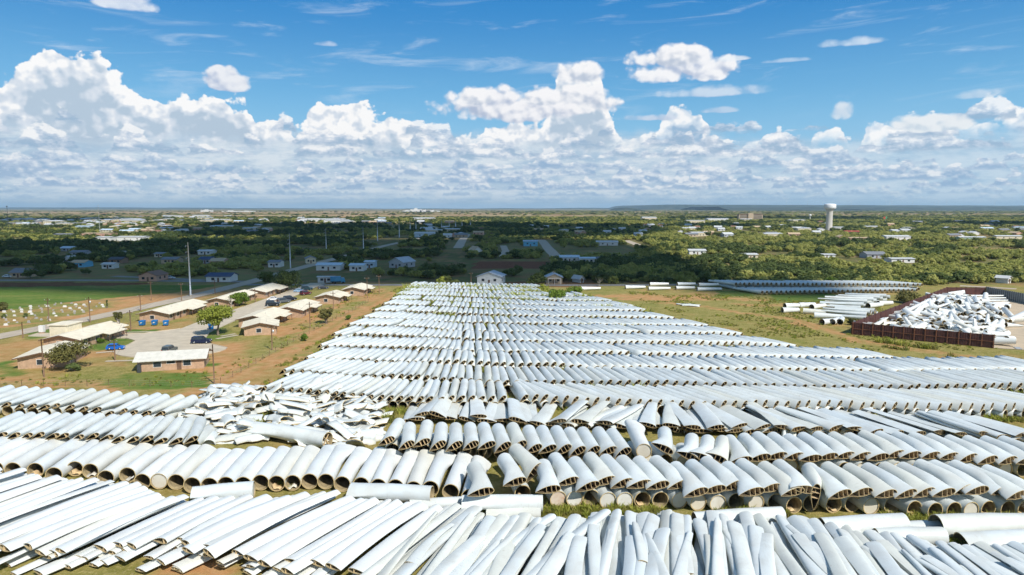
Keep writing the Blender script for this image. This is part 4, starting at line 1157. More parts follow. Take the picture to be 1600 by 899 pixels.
# two long rows of tubes against the brush
TB = [tube_mesh('stacked_blade_tube', 16.0, 1.5, 1.1, i, 0.4) for i in range(3)]
items = {0: [], 1: []}
for row_, (pa, pb, z_, n_) in enumerate((((1149,453.5),(1440,455), 0.9, 42), ((1190,461),(1432,457.5), 0.9, 34))):
    a, b_ = Vector((*at(*pa), 0)), Vector((*at(*pb), 0))
    for i in range(n_):
        p = a.lerp(b_, i / (n_ - 1)); zz = 1.0 if row_ else 2.6
        o = link('stacked_blade_tube', TB[i % 3]); lay(o, p.x + rng.uniform(-.15, .15), p.y + rng.uniform(-.4, .4), zz, R(-27 + rng.uniform(-3, 3)), R(-0.3 if row_ == 0 else 0)); items[row_].append((o, to_px(p.x, p.y, zz)[0], None))
    if row_ == 0:
        for i in range(0, n_, 2):
            p = a.lerp(b_, i / (n_ - 1)); o = link('stacked_blade_tube', TB[i % 3]); lay(o, p.x + .4, p.y - .4, 0.88, R(-17))
            tag(o, 'slim bluish tube at the bottom of the stack before the brush', 'turbine blade', 'bottom tubes of the stack before the brush')
number_row(items[0], 'slim bluish blade tube', 'on the stack against the brush', 'tubes stacked against the brush')
number_row(items[1], 'slim bluish blade tube', 'in the lower brush side stack', 'front row of the stack against the brush')
# single white sections lying in a line left of them
for px0, px1, py, h, lab in ((977,1008,450,0.8,'first'),(1013,1047,452,0.8,'second, lower'),(1015,1044,449,1.9,'second, upper'),(1056,1085,451,0.8,'third, lower'),(1058,1086,448.5,1.8,'third, upper'),(1089,1127,453,0.8,'fourth, lower'),(1091,1122,450,1.9,'fourth, upper'),(908,938,452,0.8,'short one nearest the bush')):
    a, b_ = Vector((*at(px0, py + 2, 0), h)), Vector((*at(px1, py + 1.5, 0), h)); d = b_ - a
    o = link('lying_blade_section', tube_mesh('lying_blade_section', d.length, 1.7, 1.35, px0, 0.5, 16, SKIN_W)); lay(o, a.x, a.y, h, math.atan2(d.x, d.y))
    tag(o, f'white section lying broadside before the brush, {lab}' + (' from the field' if 'near' not in lab else ''), 'turbine blade', 'sections lying broadside before the brush')
for px, py in ((1068,477),(1080,479)):
    o = link('broken_skin', SHARDS[3 if px < 1070 else 5]); o.location = (*at(px, py), 0.02); o.rotation_euler = (0, 0, R(-25)); o.scale = (1.5, 1.1, 0.7)
    tag(o, 'white skin fragment alone on the dry grass, ' + ('left' if px < 1070 else 'right') + ' one of two', 'blade scrap', 'two fragments on the dry grass')
# two stacks and loose pieces beside the brown steel wall
LP = [tube_mesh('loose_blade_piece', 12 + 2 * i, 1.7, 1.1, i, 1.0, 16, SKIN) for i in range(3)]
SP_ = [tube_mesh('loose_blade_piece', 6 + i, 2.0, 1.6, i, 0.3, 16, SKIN_W) for i in range(3)]
def stack(pa, pb, nlay, n, hd, label, grp):
    a, b_ = Vector((*at(*pa), 0)), Vector((*at(*pb), 0))
    for l in range(nlay):
        for i in range(n - l):
            p = a.lerp(b_, (i + l * 0.5) / max(1, n - 1)); o = link('loose_blade_piece', LP[rng.randrange(3)])
            lay(o, p.x + rng.uniform(-.2, .2), p.y + rng.uniform(-.6, .6), 0.55 + l * 0.75, R(hd + rng.uniform(-3, 3)), 0, R(rng.uniform(-15, 15)))
            tag(o, f'{label}, {nth(i)} piece along its {["bottom", "second", "third", "top"][l]} layer', 'turbine blade', grp)
stack((1345,484),(1392,468), 3, 6, -62, 'slim piece in the farther stack beside the brown wall', 'farther stack beside the brown wall')
stack((1352,500),(1372,494), 3, 4, -52, 'slim piece in the nearer stack beside the brown wall', 'nearer stack beside the brown wall')
for i, (px, py, hd) in enumerate(((1226,482,75),(1248,481,70),(1268,484,55),(1222,489,80),(1255,490,120),(1272,497,112),(1284,508,60),(1300,508,40),(1312,508,30),(1290,491,110),(1340,476,20),(1356,482,60),(1372,478,75))):
    o = link('loose_blade_piece', SP_[i % 3]); lay(o, *at(px, py), 0.85, R(hd), 0, R(rng.uniform(-20, 20)))
    tag(o, f'short white piece on the red trail verge, {place_words(i, 13)} in the loose group', 'turbine blade', 'loose pieces beside the trail')

# brown steel wall round the scrap yard
def panel_wall(name, a, b_, h, n, mat, post, label, cat, th=0.12):
    a, b_ = Vector((*a, 0)), Vector((*b_, 0)); d = b_ - a; L = d.length; w = empty(name, a, math.atan2(d.y, d.x)); step = L / n
    for i in range(n):
        mb = MB(); nr = 8
        for k in range(nr):      # shallow ribs
            x0 = i * step + 0.12 + (step - 0.24) * k / nr; x1 = i * step + 0.12 + (step - 0.24) * (k + 1) / nr
            mb.box((x0, -th / 2 - (0.05 if k % 2 else 0), 0.05), (x1, th / 2, h), 0)
        part('panel', mb, mat, w)
        mb = MB(); mb.box((i * step + 0.13, -0.22, h * 0.48), ((i + 1) * step - 0.13, -0.115, h * 0.48 + 0.14)); part('rail', mb, post, w)
    for i in range(n + 1):
        mb = MB(); mb.box((i * step - 0.11, -0.24, 0), (i * step + 0.11, 0.12, h + 0.12)); part('post', mb, post, w)
    return tag(w, label, cat)
panel_wall('steel_wall', WA, WB, 3.4, 13, M_RUST, M_RUST2, 'dark brown ribbed steel wall along the front of the scrap yard', 'wall')
panel_wall('steel_wall', WC, (WA[0] - .05, WA[1] + .2), 3.4, 22, M_RUST, M_RUST, 'dark brown steel wall running back beside the loose stacks', 'wall')
panel_wall('steel_wall', WD, (WC[0], WC[1] + .25), 3.4, 4, M_RUST, M_RUST, 'short brown steel wall closing the back of the scrap yard', 'wall')
panel_wall('yard_fence', WE, (WD[0] + .3, WD[1] - .2), 3.65, 30, M_FENCEG, M_STEELD, 'tall grey sheet fence with dark posts on the far side of the yard', 'fence')
# heap inside
HEAPR = [tube_mesh('cut_blade_piece', L_, D_, D_ * 0.85, i, fl, 18, SKIN_W) for i, (L_, D_, fl) in enumerate(((5, 1.9, 0.1), (7, 1.7, 0.9), (9, 1.5, 1.0), (3, 2.0, 0.0), (6, 1.6, 1.0), (2.4, 2.1, 0.0)))]
pw_ = lambda s, u: (WA[0] + .8 + s * (WB[0] - WA[0]) * .97 + u * (WC[0] - WA[0]) * .97, WA[1] - .5 + s * (WB[1] - WA[1]) * .97 + u * (WC[1] - WA[1]) * .97)     # along the front wall, and back into the yard
cnt = 0
for k in range(350):
    s_, u_ = rng.uniform(0.04, 1.0), rng.uniform(0.03, 0.92)
    if s_ > 0.35 + 0.95 * (1 - abs(u_ - 0.12) * 1.2) and u_ > 0.1: continue
    x_, y_ = pw_(s_, u_)
    z_ = 0.9 + rng.uniform(0, 1) ** 1.3 * 1.1 * (1 - 0.4 * s_) * (1.15 if u_ > .1 else 0.8)
    hd = rng.gauss(18, 34) if rng.random() < 0.8 else rng.uniform(0, 180)
    o = link('cut_blade_piece', HEAPR[rng.randrange(6)])
    lay(o, x_ + 0.6, y_ + 0.9, z_, R(hd), R(rng.gauss(2, 9)), R(rng.uniform(0, 360)))
    zone = ('against the front wall' if u_ < 0.22 else 'in the middle' if u_ < 0.55 else 'at the back')
    tag(o, f'white cut blade piece {zone} of the jumbled scrap yard heap', 'turbine blade', f'pieces {zone} of the scrap yard heap'); cnt += 1
for i, (px, py) in enumerate(((1548,538),(1556,531),(1540,534),(1566,529),(1572,538),(1541,522),(1535,520))):
    o = link('cut_blade_piece', HEAPR[[3, 5, 0][i % 3]]); lay(o, *at(px, py), 1.1 + (0.9 if i in (2, 5) else 0), R(80 + rng.uniform(-30, 30)), 0, 0)
    tag(o, f'fat root drum spilling past the end of the brown wall, {place_words(i, 7)}', 'turbine blade', 'drums past the end of the brown wall')
for i, (px, py) in enumerate(((1537,488),(1552,490),(1568,489),(1574,484))):
    o = link('cut_blade_piece', HEAPR[3]); lay(o, *at(px, py), 1.1, R(160 + 20 * i), 0, 0)
    link('end_cap', CAP, o)
    tag(o, f'covered root drum on the bare yard floor, {place_words(i, 4)} of its line', 'turbine blade', 'covered drums on the yard floor')
LB = tube_mesh('long_cut_section', 24, 1.3, 0.9, 3, 1.0, 16, SKIN_W)
for i in range(5):
    o = link('long_cut_section', LB); lay(o, *at(1474 + i * 3, 470 + i * 3.2), 0.8 + (4 - i) * 0.22, R(86 - i * 1.5), 0, 0)
    tag(o, f'long pale blade laid flat at the back of the yard, {place_words(i, 5)}', 'turbine blade', 'long blades at the back of the yard')
mb = MB()
for x_ in (-0.55, 0.55): mb.box((x_ - .06, -1.4, 0.1), (x_ + .06, 1.4, 0.22))
for k in range(9): mb.box((-0.49, -1.35 + k * .32, 0.11), (0.49, -1.27 + k * .32, 0.2))
o = link('steel_grating', mb.mesh('steel_grating', M_GALV)); o.location = (*at(1590, 545), 0.02); o.rotation_euler = (0, 0, R(-20)); tag(o, 'grey slatted steel frame lying alone on the yard floor', 'grating')

# ================================================================ houses
def gable(name, x_, y_, rz, w, l, h, rise, wallm, roofm, label, cat='house', group=None, over=0.55, detail=2, trimm=None, windows=None, chimney=False, porch=False):
    """gable house: front gable at local y=0 facing -y, width w along x, length l along +y"""
    r = empty(name, (x_, y_, 0), rz)
    mb = MB(); a = w / 2
    vs = [(-a,0,0),(a,0,0),(a,l,0),(-a,l,0),(-a,0,h),(a,0,h),(a,l,h),(-a,l,h),(0,0,h+rise-0.06),(0,l,h+rise-0.06)]
    mb.add(vs, [(0,1,5,8,4),(1,2,6,5),(2,3,7,9,6),(3,0,4,7),(0,3,2,1)])
    part('wall', mb, wallm, r)
    mb = MB(); ov = over; e = rise / a * ov; th = 0.16
    for s_ in (-1, 1):
        vs = [(0, -ov, h + rise + .02), (s_ * (a + ov), -ov, h - e + .02), (s_ * (a + ov), l + ov, h - e + .02), (0, l + ov, h + rise + .02)]
        vs += [(p[0], p[1], p[2] + th) for p in vs]
        f = [(0,1,2,3),(7,6,5,4),(0,4,5,1),(1,5,6,2),(2,6,7,3)]
        mb.add(vs, f if s_ > 0 else [q[::-1] for q in f])
    rf = part('roof', mb, roofm, r)
    if chimney:
        mb = MB(); mb.box((-.3, l * .45, h + rise - .3), (.3, l * .45 + .6, h + rise + 1.0)); part('chimney', mb, wallm, rf)
    if detail >= 1:
        def win(xc, yc, zc, ww, hh, side):
            mb = MB(); mbf = MB()
            if side == 'f':
                mb.box((xc - ww/2, -.05, zc - hh/2), (xc + ww/2, .05, zc + hh/2)); mbf.box((xc - ww/2 - .08, -.03, zc - hh/2 - .08), (xc + ww/2 + .08, .03, zc + hh/2 + .08))
            else:
                s_ = 1 if side == 'r' else -1; X = s_ * a
                mb.box((X - .05, yc - ww/2, zc - hh/2), (X + .05, yc + ww/2, zc + hh/2)); mbf.box((X - .03, yc - ww/2 - .08, zc - hh/2 - .08), (X + .03, yc + ww/2 + .08, zc + hh/2 + .08))
            o = part('window', mb, M_GLASS, r)
            if detail >= 2: part('frame', mbf, M_TRIM, o)
        def door(xc, yc, side, m_=M_WOODFASC):
            mb = MB()
            if side == 'f': mb.box((xc - .45, -.06, 0.05), (xc + .45, .04, 2.05))
            else:
                X = a if side == 'r' else -a; mb.box((X - .06, yc - .45, 0.05), (X + .06, yc + .45, 2.05))
            part('door', mb, m_, r)
        if windows:
            for wv in windows:
                if wv[0] == 'd': door(wv[1], wv[2], wv[3])
                else: win(*wv[1:])
        else:
            win(-a * .5, 0, h * .55, min(1.3, w * .18), 1.1, 'f'); win(a * .5, 0, h * .55, min(1.3, w * .18), 1.1, 'f'); door(0, 0, 'f')
            win(0, l * .3, h * .55, 1.3, 1.1, 'r'); win(0, l * .7, h * .55, 1.3, 1.1, 'r')
    if trimm:
        mb = MB()
        for s_ in (-1, 1):
            vs = [(X, y_, z) for y_ in (-ov - .07, -ov - .003) for X, z in ((0, h + rise + .17), (s_ * (a + ov), h - e + .17), (s_ * (a + ov), h - e - .08), (0, h + rise - .08))]
            fs = [(0,1,2,3),(7,6,5,4),(0,4,5,1),(1,5,6,2),(2,6,7,3),(3,7,4,0)]
            mb.add(vs, fs if s_ < 0 else [q[::-1] for q in fs])
        part('fascia', mb, trimm, r)
    if porch:
        mb = MB(); mb.box((-a * .8, -1.9, h - .35), (a * .8, -.62, h - .22))
        for xx in (-a * .75, 0, a * .75): mb.box((xx - .07, -1.85, 0), (xx + .07, -1.71, h - .34))
        part('porch', mb, M_TRIM, r)
    tag(r, label, cat, group); return r
G_R = 'tan brick ranch houses along the street'
def ranch(x_, y_, w, l, label, rz=0.0, ex=True):
    a = w / 2
    wl = [('w', -a * .1, 0, 1.35, 1.25, 1.1, 'f')]
    n = max(2, int(l / 4.2))
    for k in range(n): wl.append(('w', 0, l * (k + .5) / n, 1.4, 1.6, 1.1, 'r')); wl.append(('d', 0, l * (k + .5) / n + 1.6, 'r'))
    for k in range(n): wl.append(('w', 0, l * (k + .5) / n, 1.4, 1.6, 1.1, 'l'))
    r = gable('ranch_house', x_, y_, rz, w, l, 2.45, 1.0, M_BRICK, M_ROOF, label, 'house', G_R, 0.75, 2, M_WOODFASC, wl)
    if ex:      # lower side bay with its own slope, as on each of these houses
        mb = MB(); y0, y1 = l * .45, l * .85
        mb.add([(a + .7, y0, 2.25), (a + 2.4, y0, 1.95), (a + 2.4, y1, 1.95), (a + .7, y1, 2.25), (a + .7, y0, 2.4), (a + 2.4, y0, 2.1), (a + 2.4, y1, 2.1), (a + .7, y1, 2.4)], [(0,3,2,1),(4,5,6,7),(0,1,5,4),(1,2,6,5),(2,3,7,6),(3,0,4,7)]); part('porch_roof', mb, M_ROOF, r)
        mb = MB(); mb.box((a + 2.15, y0 + .1, 0), (a + 2.27, y0 + .22, 1.97)); mb.box((a + 2.15, y1 - .22, 0), (a + 2.27, y1 - .1, 1.97)); mb.box((a + 2.17, y0 + .22, 1.7), (a + 2.25, y1 - .22, 1.95)); part('porch_post', mb, M_WOODFASC, r)
    mb = MB(); mb.tube([(a * .4, l * .3, 2.6), (a * .4, l * .3, 3.9)], [.05, .05], 6); part('vent_pipe', mb, M_GALV, r)
    return r
ranch(-69.6, 186.2, 8.4, 9.5, 'tan ranch house with cream roof, nearest in the row beside the blade field', R(18), False)
ranch(-76.0, 198.5, 9.0, 16.5, 'cream roofed ranch house directly behind the nearest one of the row')
ranch(-71.8, 216.5, 8.6, 18.5, 'third cream roofed ranch house along the track, with the longest roof in its row')
ranch(-67.8, 248, 8.4, 13, 'fourth cream roofed ranch house along the track')
ranch(-63.6, 271, 8.2, 15, 'farthest cream roofed ranch house of the row, beside the end of the field')
ranch(-111.0, 209, 8.8, 26, 'long ranch house with cream roof behind the three blue bins')
ranch(-103.5, 238, 8.6, 24, 'cream roofed ranch house behind the round green tree', 0, False)
ranch(-100.8, 264, 8.8, 25, 'pale roofed ranch house in cloud shade beside the dark tree')
r = ranch(-112.4, 167.5, 8.8, 20.5, 'cream ranch house with a flat roofed white wing, beside the turning circle')
mb = MB(); mb.box((-9.2, 9.5, 0), (-4.45, 15.5, 4.3)); part('flat_wing', mb, paint((0.70, 0.63, 0.47)), r)
mb = MB(); mb.box((-9.5, 9.2, 4.31), (-4.2, 15.8, 4.5)); part('parapet', mb, M_ROOF, r)
ranch(-103.2, 147.2, 9.6, 12.5, 'cream roofed ranch house behind the half bare olive tree', R(14), False)
# the one broadside on in front of the turning circle
r = gable('ranch_house', -68.6, 150.4, R(90 + 16), 7.0, 13.2, 2.45, 1.05, M_BRICK, paint((0.62, 0.60, 0.53), 0.9), 'ranch house seen broadside in front of the turning circle, pale roof', 'house', G_R, 0.7, 2, M_WOODFASC,
      [('w', 0, 0, 1.4, 1.2, 1.0, 'f'), ('w', 0, 9.3, 1.45, 1.5, 1.1, 'l'), ('w', 0, 6.6, 1.75, 1.6, .5, 'l'), ('d', 0, 5.0, 'l'), ('w', 0, 3.4, 1.45, 1.5, 1.1, 'l')])
mb = MB(); mb.box((-4.1, 4.2, 2.22), (-3.56, 8.4, 2.36)); part('porch_roof', mb, M_WOODFASC, r)
mb = MB(); mb.box((-4.3, 12.4, 0), (-3.53, 13.1, 1.7)); part('air_conditioner', mb, M_STEELD, r)

WALLS = dict(white=(0.66, 0.66, 0.64), tan=(0.46, 0.36, 0.25), pink=(0.55, 0.33, 0.24), blue=(0.14, 0.42, 0.62), grey=(0.38, 0.40, 0.43), cream=(0.62, 0.55, 0.40), brown=(0.27, 0.17, 0.11), green=(0.30, 0.42, 0.33), lblue=(0.46, 0.58, 0.68))
ROOFS = dict(grey=(0.20, 0.21, 0.23), dark=(0.07, 0.075, 0.09), brown=(0.24, 0.13, 0.08), navy=(0.05, 0.075, 0.15), white=(0.54, 0.555, 0.555), blue=(0.38, 0.50, 0.62), tan=(0.50, 0.38, 0.24), red=(0.45, 0.10, 0.06), steel=(0.42, 0.47, 0.53), teal=(0.24, 0.42, 0.48), lightb=(0.52, 0.64, 0.74))
EXCL = []        # discs kept free of trees: x, y, radius
def house(px, py, wpx, depth, h, rise, wall, roof, label, broad=False, rz=0.0, **kw):
    x_, y_ = at(px, py); zc = math.hypot(x_, y_) / math.hypot((px - 800) / FPX, 1); w = wpx * zc / FPX
    EXCL.append((x_, y_ + depth * .3, max(w * .62, depth * .7)))
    for dd_ in (8, 18, 30): EXCL.append((x_ * (1 - dd_ / y_), y_ - dd_, w * .5 + 1))
    kw.setdefault('detail', 1)
    if broad:   # ridge across the view
        return gable(kw.pop('name', 'house'), x_ + w / 2, y_ + depth / 2, R(90) + rz, depth, w, h, rise, paint(WALLS[wall]), paint(ROOFS[roof]), label, windows=[('w', 0, w * .25, h * .55, 1.4, 1.1, 'l'), ('w', 0, w * .72, h * .55, 1.4, 1.1, 'l'), ('d', 0, w * .5, 'l')], **kw)
    return gable(kw.pop('name', 'house'), x_, y_, rz, w, depth, h, rise, paint(WALLS[wall]), paint(ROOFS[roof]), label, **kw)
house(764, 444.5, 38, 11, 3.6, 1.9, 'white', 'steel', 'white house with grey blue metal roof just beyond the last blade rows', rz=R(-10), detail=2)
house(866, 443.8, 25, 9, 3.0, 1.6, 'tan', 'steel', 'tan house with porch, chimney and grey roof beyond the green bush', chimney=True, porch=True, detail=2)
house(28, 434, 25, 9, 2.6, 1.7, 'tan', 'grey', 'tan house with grey roof left end of the shaded street', True)
house(231, 440, 28, 11, 2.8, 1.7, 'pink', 'brown', 'pink house with brown gable roof facing the cross road')
house(341, 441, 38, 9, 2.7, 1.3, 'white', 'navy', 'white house with dark blue roof at the road junction', True)
house(338, 415, 21, 10, 2.6, 1.5, 'pink', 'tan', 'pinkish house with tan roof behind the road junction', True)
house(121, 418, 21, 9, 2.8, 1.2, 'blue', 'tan', 'turquoise house with tan roof among dark trees', True)
house(105, 411, 12, 8, 2.6, 1.8, 'white', 'white', 'small white gabled house behind the turquoise one')
house(168, 420, 18, 6, 2.5, 0.8, 'white', 'white', 'white trailer home with bluish side beside the dark trees', True)
house(180, 412, 20, 8, 2.6, 1.2, 'brown', 'dark', 'brown house with dark roof behind the white trailer', True)
house(187, 403, 9, 8, 2.6, 1.8, 'white', 'white', 'little white gabled house alone in the dark trees', True)
house(106, 393, 24, 9, 2.6, 1.2, 'grey', 'lightb', 'grey house with light blue metal roof', True)
house(121, 400, 24, 9, 2.6, 1.2, 'grey', 'grey', 'grey house below the light blue metal roof', True)
house(320, 412, 18, 9, 2.6, 1.4, 'grey', 'navy', 'grey house with dark blue roof left of the tall steel pole', True)
house(264, 412, 24, 9, 2.6, 1.2, 'tan', 'grey', 'low tan house with grey roof between trees near the steel pole', True)
house(248, 402, 14, 8, 2.4, 0.8, 'cream', 'grey', 'small cream house farther behind the low tan one', True)
house(320, 398, 22, 9, 2.6, 0.8, 'white', 'white', 'long white roof just behind the steel pole', True)
house(428, 418, 18, 8, 3.0, 1.0, 'white', 'grey', 'white house with grey roof left of the shaded steel pole', True)
house(486, 412, 15, 9, 3.2, 1.2, 'cream', 'grey', 'cream house behind the dark green crown', rz=R(20))
house(513, 423, 38, 10, 3.0, 1.0, 'white', 'lightb', 'long shed with light blue roof beside the trailers', True)
house(508, 442, 23, 3.5, 2.7, 0.2, 'white', 'white', 'white trailer beside the blue truck', True, name='trailer', cat='trailer')
house(557, 424, 22, 9, 3.2, 0.8, 'white', 'lightb', 'white workshop with pale roof near the grey barn', True)
house(577, 419, 15, 9, 3.6, 0.5, 'lblue', 'lightb', 'pale blue flat workshop left of the grey barn', True)
house(619, 419, 26, 13, 3.4, 2.6, 'grey', 'steel', 'grey blue metal barn with steep gable', rz=R(-24))
house(663, 371, 31, 14, 4.6, 1.6, 'lblue', 'white', 'big pale warehouse with white roof in the dark trees', True, name='warehouse', cat='warehouse')
house(747, 399, 15, 11, 3.4, 3.0, 'white', 'tan', 'white gabled house with sunlit tan roof by the dirt lane', rz=R(25))
house(702, 351, 14, 18, 6, 2, 'pink', 'tan', 'pinkish building far off beside the pole line', True)
house(890, 409.5, 30, 9, 3.0, 1.1, 'white', 'lightb', 'long white blue house, left of the pair by the lane', True)
house(918, 411.5, 24, 8, 3.0, 0.6, 'white', 'lightb', 'lower white house, right of the pair by the lane', True)
house(938, 411, 9, 7, 2.6, 1.0, 'grey', 'grey', 'small grey shed right of the white pair', True)
house(949, 384, 33, 9, 3.2, 1.2, 'white', 'white', 'long white house at the end of the pale drive', True)
house(829, 385, 22, 9, 4.4, 1.0, 'blue', 'blue', 'bright blue house by the dirt lane', True)
house(909, 442, 8, 6, 2.0, 1.2, 'white', 'white', 'tiny white shed right of the tan house', rz=R(30))
house(1090, 398, 26, 8, 3.0, 0.9, 'white', 'white', 'white house in the sunlit brush near the shade edge', True)
house(1173, 405, 22, 9, 3.0, 0.7, 'cream', 'white', 'pale house with long white roof on the tan clearing', True)
house(1292, 404, 26, 8, 2.6, 0.4, 'white', 'white', 'flat white house left of the grey roofed house', True)
house(1370, 404, 30, 11, 2.8, 1.6, 'grey', 'grey', 'house with dark grey hipped roof in the sunlit brush', True)
house(1411, 411, 36, 9, 2.6, 0.4, 'white', 'white', 'flat white roof right of the grey roofed house', True)
house(1577, 443, 12, 5, 2.5, 0.9, 'white', 'white', 'white shed with dark end wall beyond the grey fence', rz=R(35))
house(1404, 375, 38, 14, 3.6, 1.2, 'white', 'white', 'long white building right of the water tower', True)
house(1333, 366, 22, 12, 3.4, 1.0, 'brown', 'red', 'building with red roof behind the water tower', True)
house(1343, 377, 30, 10, 3.4, 0.6, 'pink', 'tan', 'orange brick building below the red roof', True)
house(1310, 360, 20, 14, 4.5, 0.8, 'white', 'white', 'white building beside the foot of the water tower', True)
house(1400, 366, 10, 12, 4.5, 1.6, 'white', 'white', 'small white hall behind the long white building', True)
house(1416, 364, 14, 12, 4.0, 1.6, 'white', 'white', 'bright white roof farther right of the small hall', True)
house(1520, 376, 40, 9, 3.4, 0.8, 'green', 'white', 'green and white row of sheds on the right', True)
house(1577, 374, 40, 9, 3.4, 0.8, 'cream', 'white', 'cream row of sheds at the right edge', True)
house(204, 377, 42, 14, 4.5, 0.6, 'white', 'white', 'long white sunlit building, right of two', True)
house(161, 377, 22, 14, 4.0, 0.6, 'white', 'white', 'shorter white sunlit building, left of two', True)
house(150, 371, 44, 16, 4.5, 0.6, 'pink', 'tan', 'long orange brick building above the white ones', True)
house(96, 371, 24, 14, 3.5, 0.8, 'grey', 'grey', 'long grey shaded roof left of the brick building', True)
house(130, 358, 24, 18, 4.5, 0.8, 'lblue', 'lightb', 'pale blue roof beyond the brick building', True)
house(1015, 345.5, 22, 30, 9, 2, 'cream', 'white', 'large pale building at the edge of the far trees', True, name='warehouse', cat='warehouse')
# the brown hotel block on the skyline
x_, y_ = at(1173, 345.5); r = empty('hotel_block', (x_, y_, 0))
mb = MB(); mb.box((-32, 0, 0), (32, 16, 18)); mb.box((-8, -3, 0), (6, -.02, 21)); part('wall', mb, paint(WALLS['tan']), r)
for k in range(5):
    mb = MB(); mb.box((-30, -.12, 2 + k * 3.2), (-9, .1, 3.6 + k * 3.2)); mb.box((7, -.12, 2 + k * 3.2), (30, .1, 3.6 + k * 3.2)); part('window_band', mb, M_GLASS, r)
mb = MB(); mb.box((-33, -1, 18.02), (33, 17, 18.8)); part('roof', mb, paint(ROOFS['brown']), r)
tag(r, 'brown five storey block rising over the far trees', 'hotel')
# small town far off: one mesh kind, many roofs
TOWN = []
for k in range(56): TOWN.append((rng.uniform(10, 210), rng.uniform(344, 354)))
for k in range(60): TOWN.append((rng.uniform(160, 420), rng.uniform(339, 366)))
for k in range(30): TOWN.append((rng.uniform(400, 700), rng.uniform(341, 352)))
for k in range(24): TOWN.append((rng.uniform(820, 1160), rng.uniform(352, 372)))
for k in range(26): TOWN.append((rng.uniform(1080, 1300), rng.uniform(345, 372)))
for k in range(22): TOWN.append((rng.uniform(1310, 1600), rng.uniform(347, 374)))
for k in range(16): TOWN.append((rng.uniform(640, 760), rng.uniform(352, 372)))
tb = []
for i in range(9):
    mb = MB(); w = (9, 14, 20, 30, 12, 8, 40, 16, 11)[i]; l = (8, 9, 12, 14, 8, 8, 18, 9, 10)[i]; h = (2.8, 3, 4, 4.5, 3, 2.6, 5, 3, 3)[i]; rs = (1.6, 1.5, .8, .5, 1.6, 1.8, .8, 1.2, 2.0)[i]
    a = w / 2
    wallv = [(-a,0,0),(a,0,0),(a,l,0),(-a,l,0),(-a,0,h),(a,0,h),(a,l,h),(-a,l,h),(-a,l/2,h+rs),(a,l/2,h+rs)]
    mb.add(wallv, [(0,1,5,4),(1,2,6,9,5),(2,3,7,6),(3,0,4,8,7)], 0)
    ov = .5
    mb.add([(-a-ov,-ov,h-.1),(a+ov,-ov,h-.1),(a+ov,l/2,h+rs+.12),(-a-ov,l/2,h+rs+.12),(a+ov,l+ov,h-.1),(-a-ov,l+ov,h-.1)], [(0,1,2,3),(3,2,4,5)], 1)
    for k in range(int(w / 4)): mb.box((-a + 1 + k * 4, -.06, 1.0), (-a + 2.2 + k * 4, .04, 2.1), 2)
    wc = list(WALLS.values())[(0, 1, 5, 5, 2, 0, 0, 5, 4)[i]]; rc = list(ROOFS.values())[(4, 0, 4, 4, 6, 2, 4, 10, 4)[i]]
    tb.append(mb.mesh('town_building', [paint(wc), paint(rc), M_GLASS]))
for i, (px, py) in enumerate(TOWN):
    x_, y_ = at(px, py); k = rng.randrange(9)
    if y_ < 1500 and k in (3, 6): k = 0
    o = link('town_building', tb[k]); o.location = (x_, y_, 0); o.rotation_euler = (0, 0, R(rng.choice((0, 90, 0, 0)) + rng.uniform(-12, 12)))
    s_ = 1.0 if y_ < 800 else 1.1 if y_ < 1500 else 1.4; o.scale = (s_, s_, s_)
    for dd_ in (0, 12, 26): EXCL.append((x_ * (1 - dd_ / y_), y_ - dd_, 15 if y_ > 1200 else 10))
    zn = ('in the sunny town at the far left' if px < 130 else 'among sunny trees left of the steel poles' if px < 400 else 'on the skyline behind the steel poles' if px < 640 else 'in the shaded trees behind the warehouse' if px < 800 else 'in the tree belt before the mesa' if px < 1160 else 'around the foot of the water tower' if px < 1310 else 'in the brush right of the water tower')
    lk = ('white house with pale roof', 'tan house with grey roof', 'cream hall with white roof', 'big cream hall', 'pinkish house with tan roof', 'white cabin with brown roof', 'big white hall', 'cream house with bluish roof', 'grey house with pale roof')[k]
    tag(o, f'{lk} {zn}', 'building', f'{lk}s {zn}')
# white works on the left skyline
for i, (px, w, h) in enumerate(((636,40,10),(650,50,22),(664,46,12),(676,60,9),(322,50,14),(360,80,8),(385,70,7))):
    x_, y_ = at(px, 331.2); mb = MB(); mb.box((-w, 0, 0), (w, 40, h)); mb.box((-w * .3, 2, h - .1), (w * .2, 30, h * 1.5))
    o = link('works_hall', mb.mesh('works_hall', paint(WALLS['white']))); o.location = (x_, y_, 0); tag(o, f'white industrial hall on the skyline, {place_words(i, 7) if False else nth(i)} of the scattered works', 'factory', 'white works on the skyline')

# ================================================================ tall things
def monopole(px, py, top, arms=True, label='', m_=M_GALV):
    x_, y_ = at(px, py); d = math.hypot(0, y_); hgt = (py - top) * (y_ / FPX) * 1.0
    r = empty('steel_pole', (x_, y_, 0)); s_ = max(0.28, 0.00052 * y_)
    mb = MB(); mb.tube([(0,0,0),(0,0,hgt*.5),(0,0,hgt)], [s_ * 1.25, s_ * .95, s_ * .62], 12); part('shaft', mb, m_, r)
    mb = MB(); mb.lathe([(s_ * 1.9, 0), (s_ * 1.9, .5), (s_ * 1.3, .52)], 12); part('base', mb, M_CONC, r)
    if arms:
        for k, f in enumerate((.93, .82, .71)):
            mb = MB(); mb.tube([(0, 0, hgt * f), (-1.1, .3, hgt * f + .15)], [.07, .05], 6); mb.tube([(-1.1, .3, hgt * f + .1), (-1.1, .3, hgt * f - .5)], [.1, .1], 6); part('insulator_arm', mb, M_GALV, r)
    tag(r, label, 'pole', 'steel power poles crossing the plain'); return r
monopole(298, 463, 378, True, 'tall pale steel pole beside the road, nearest of the line')
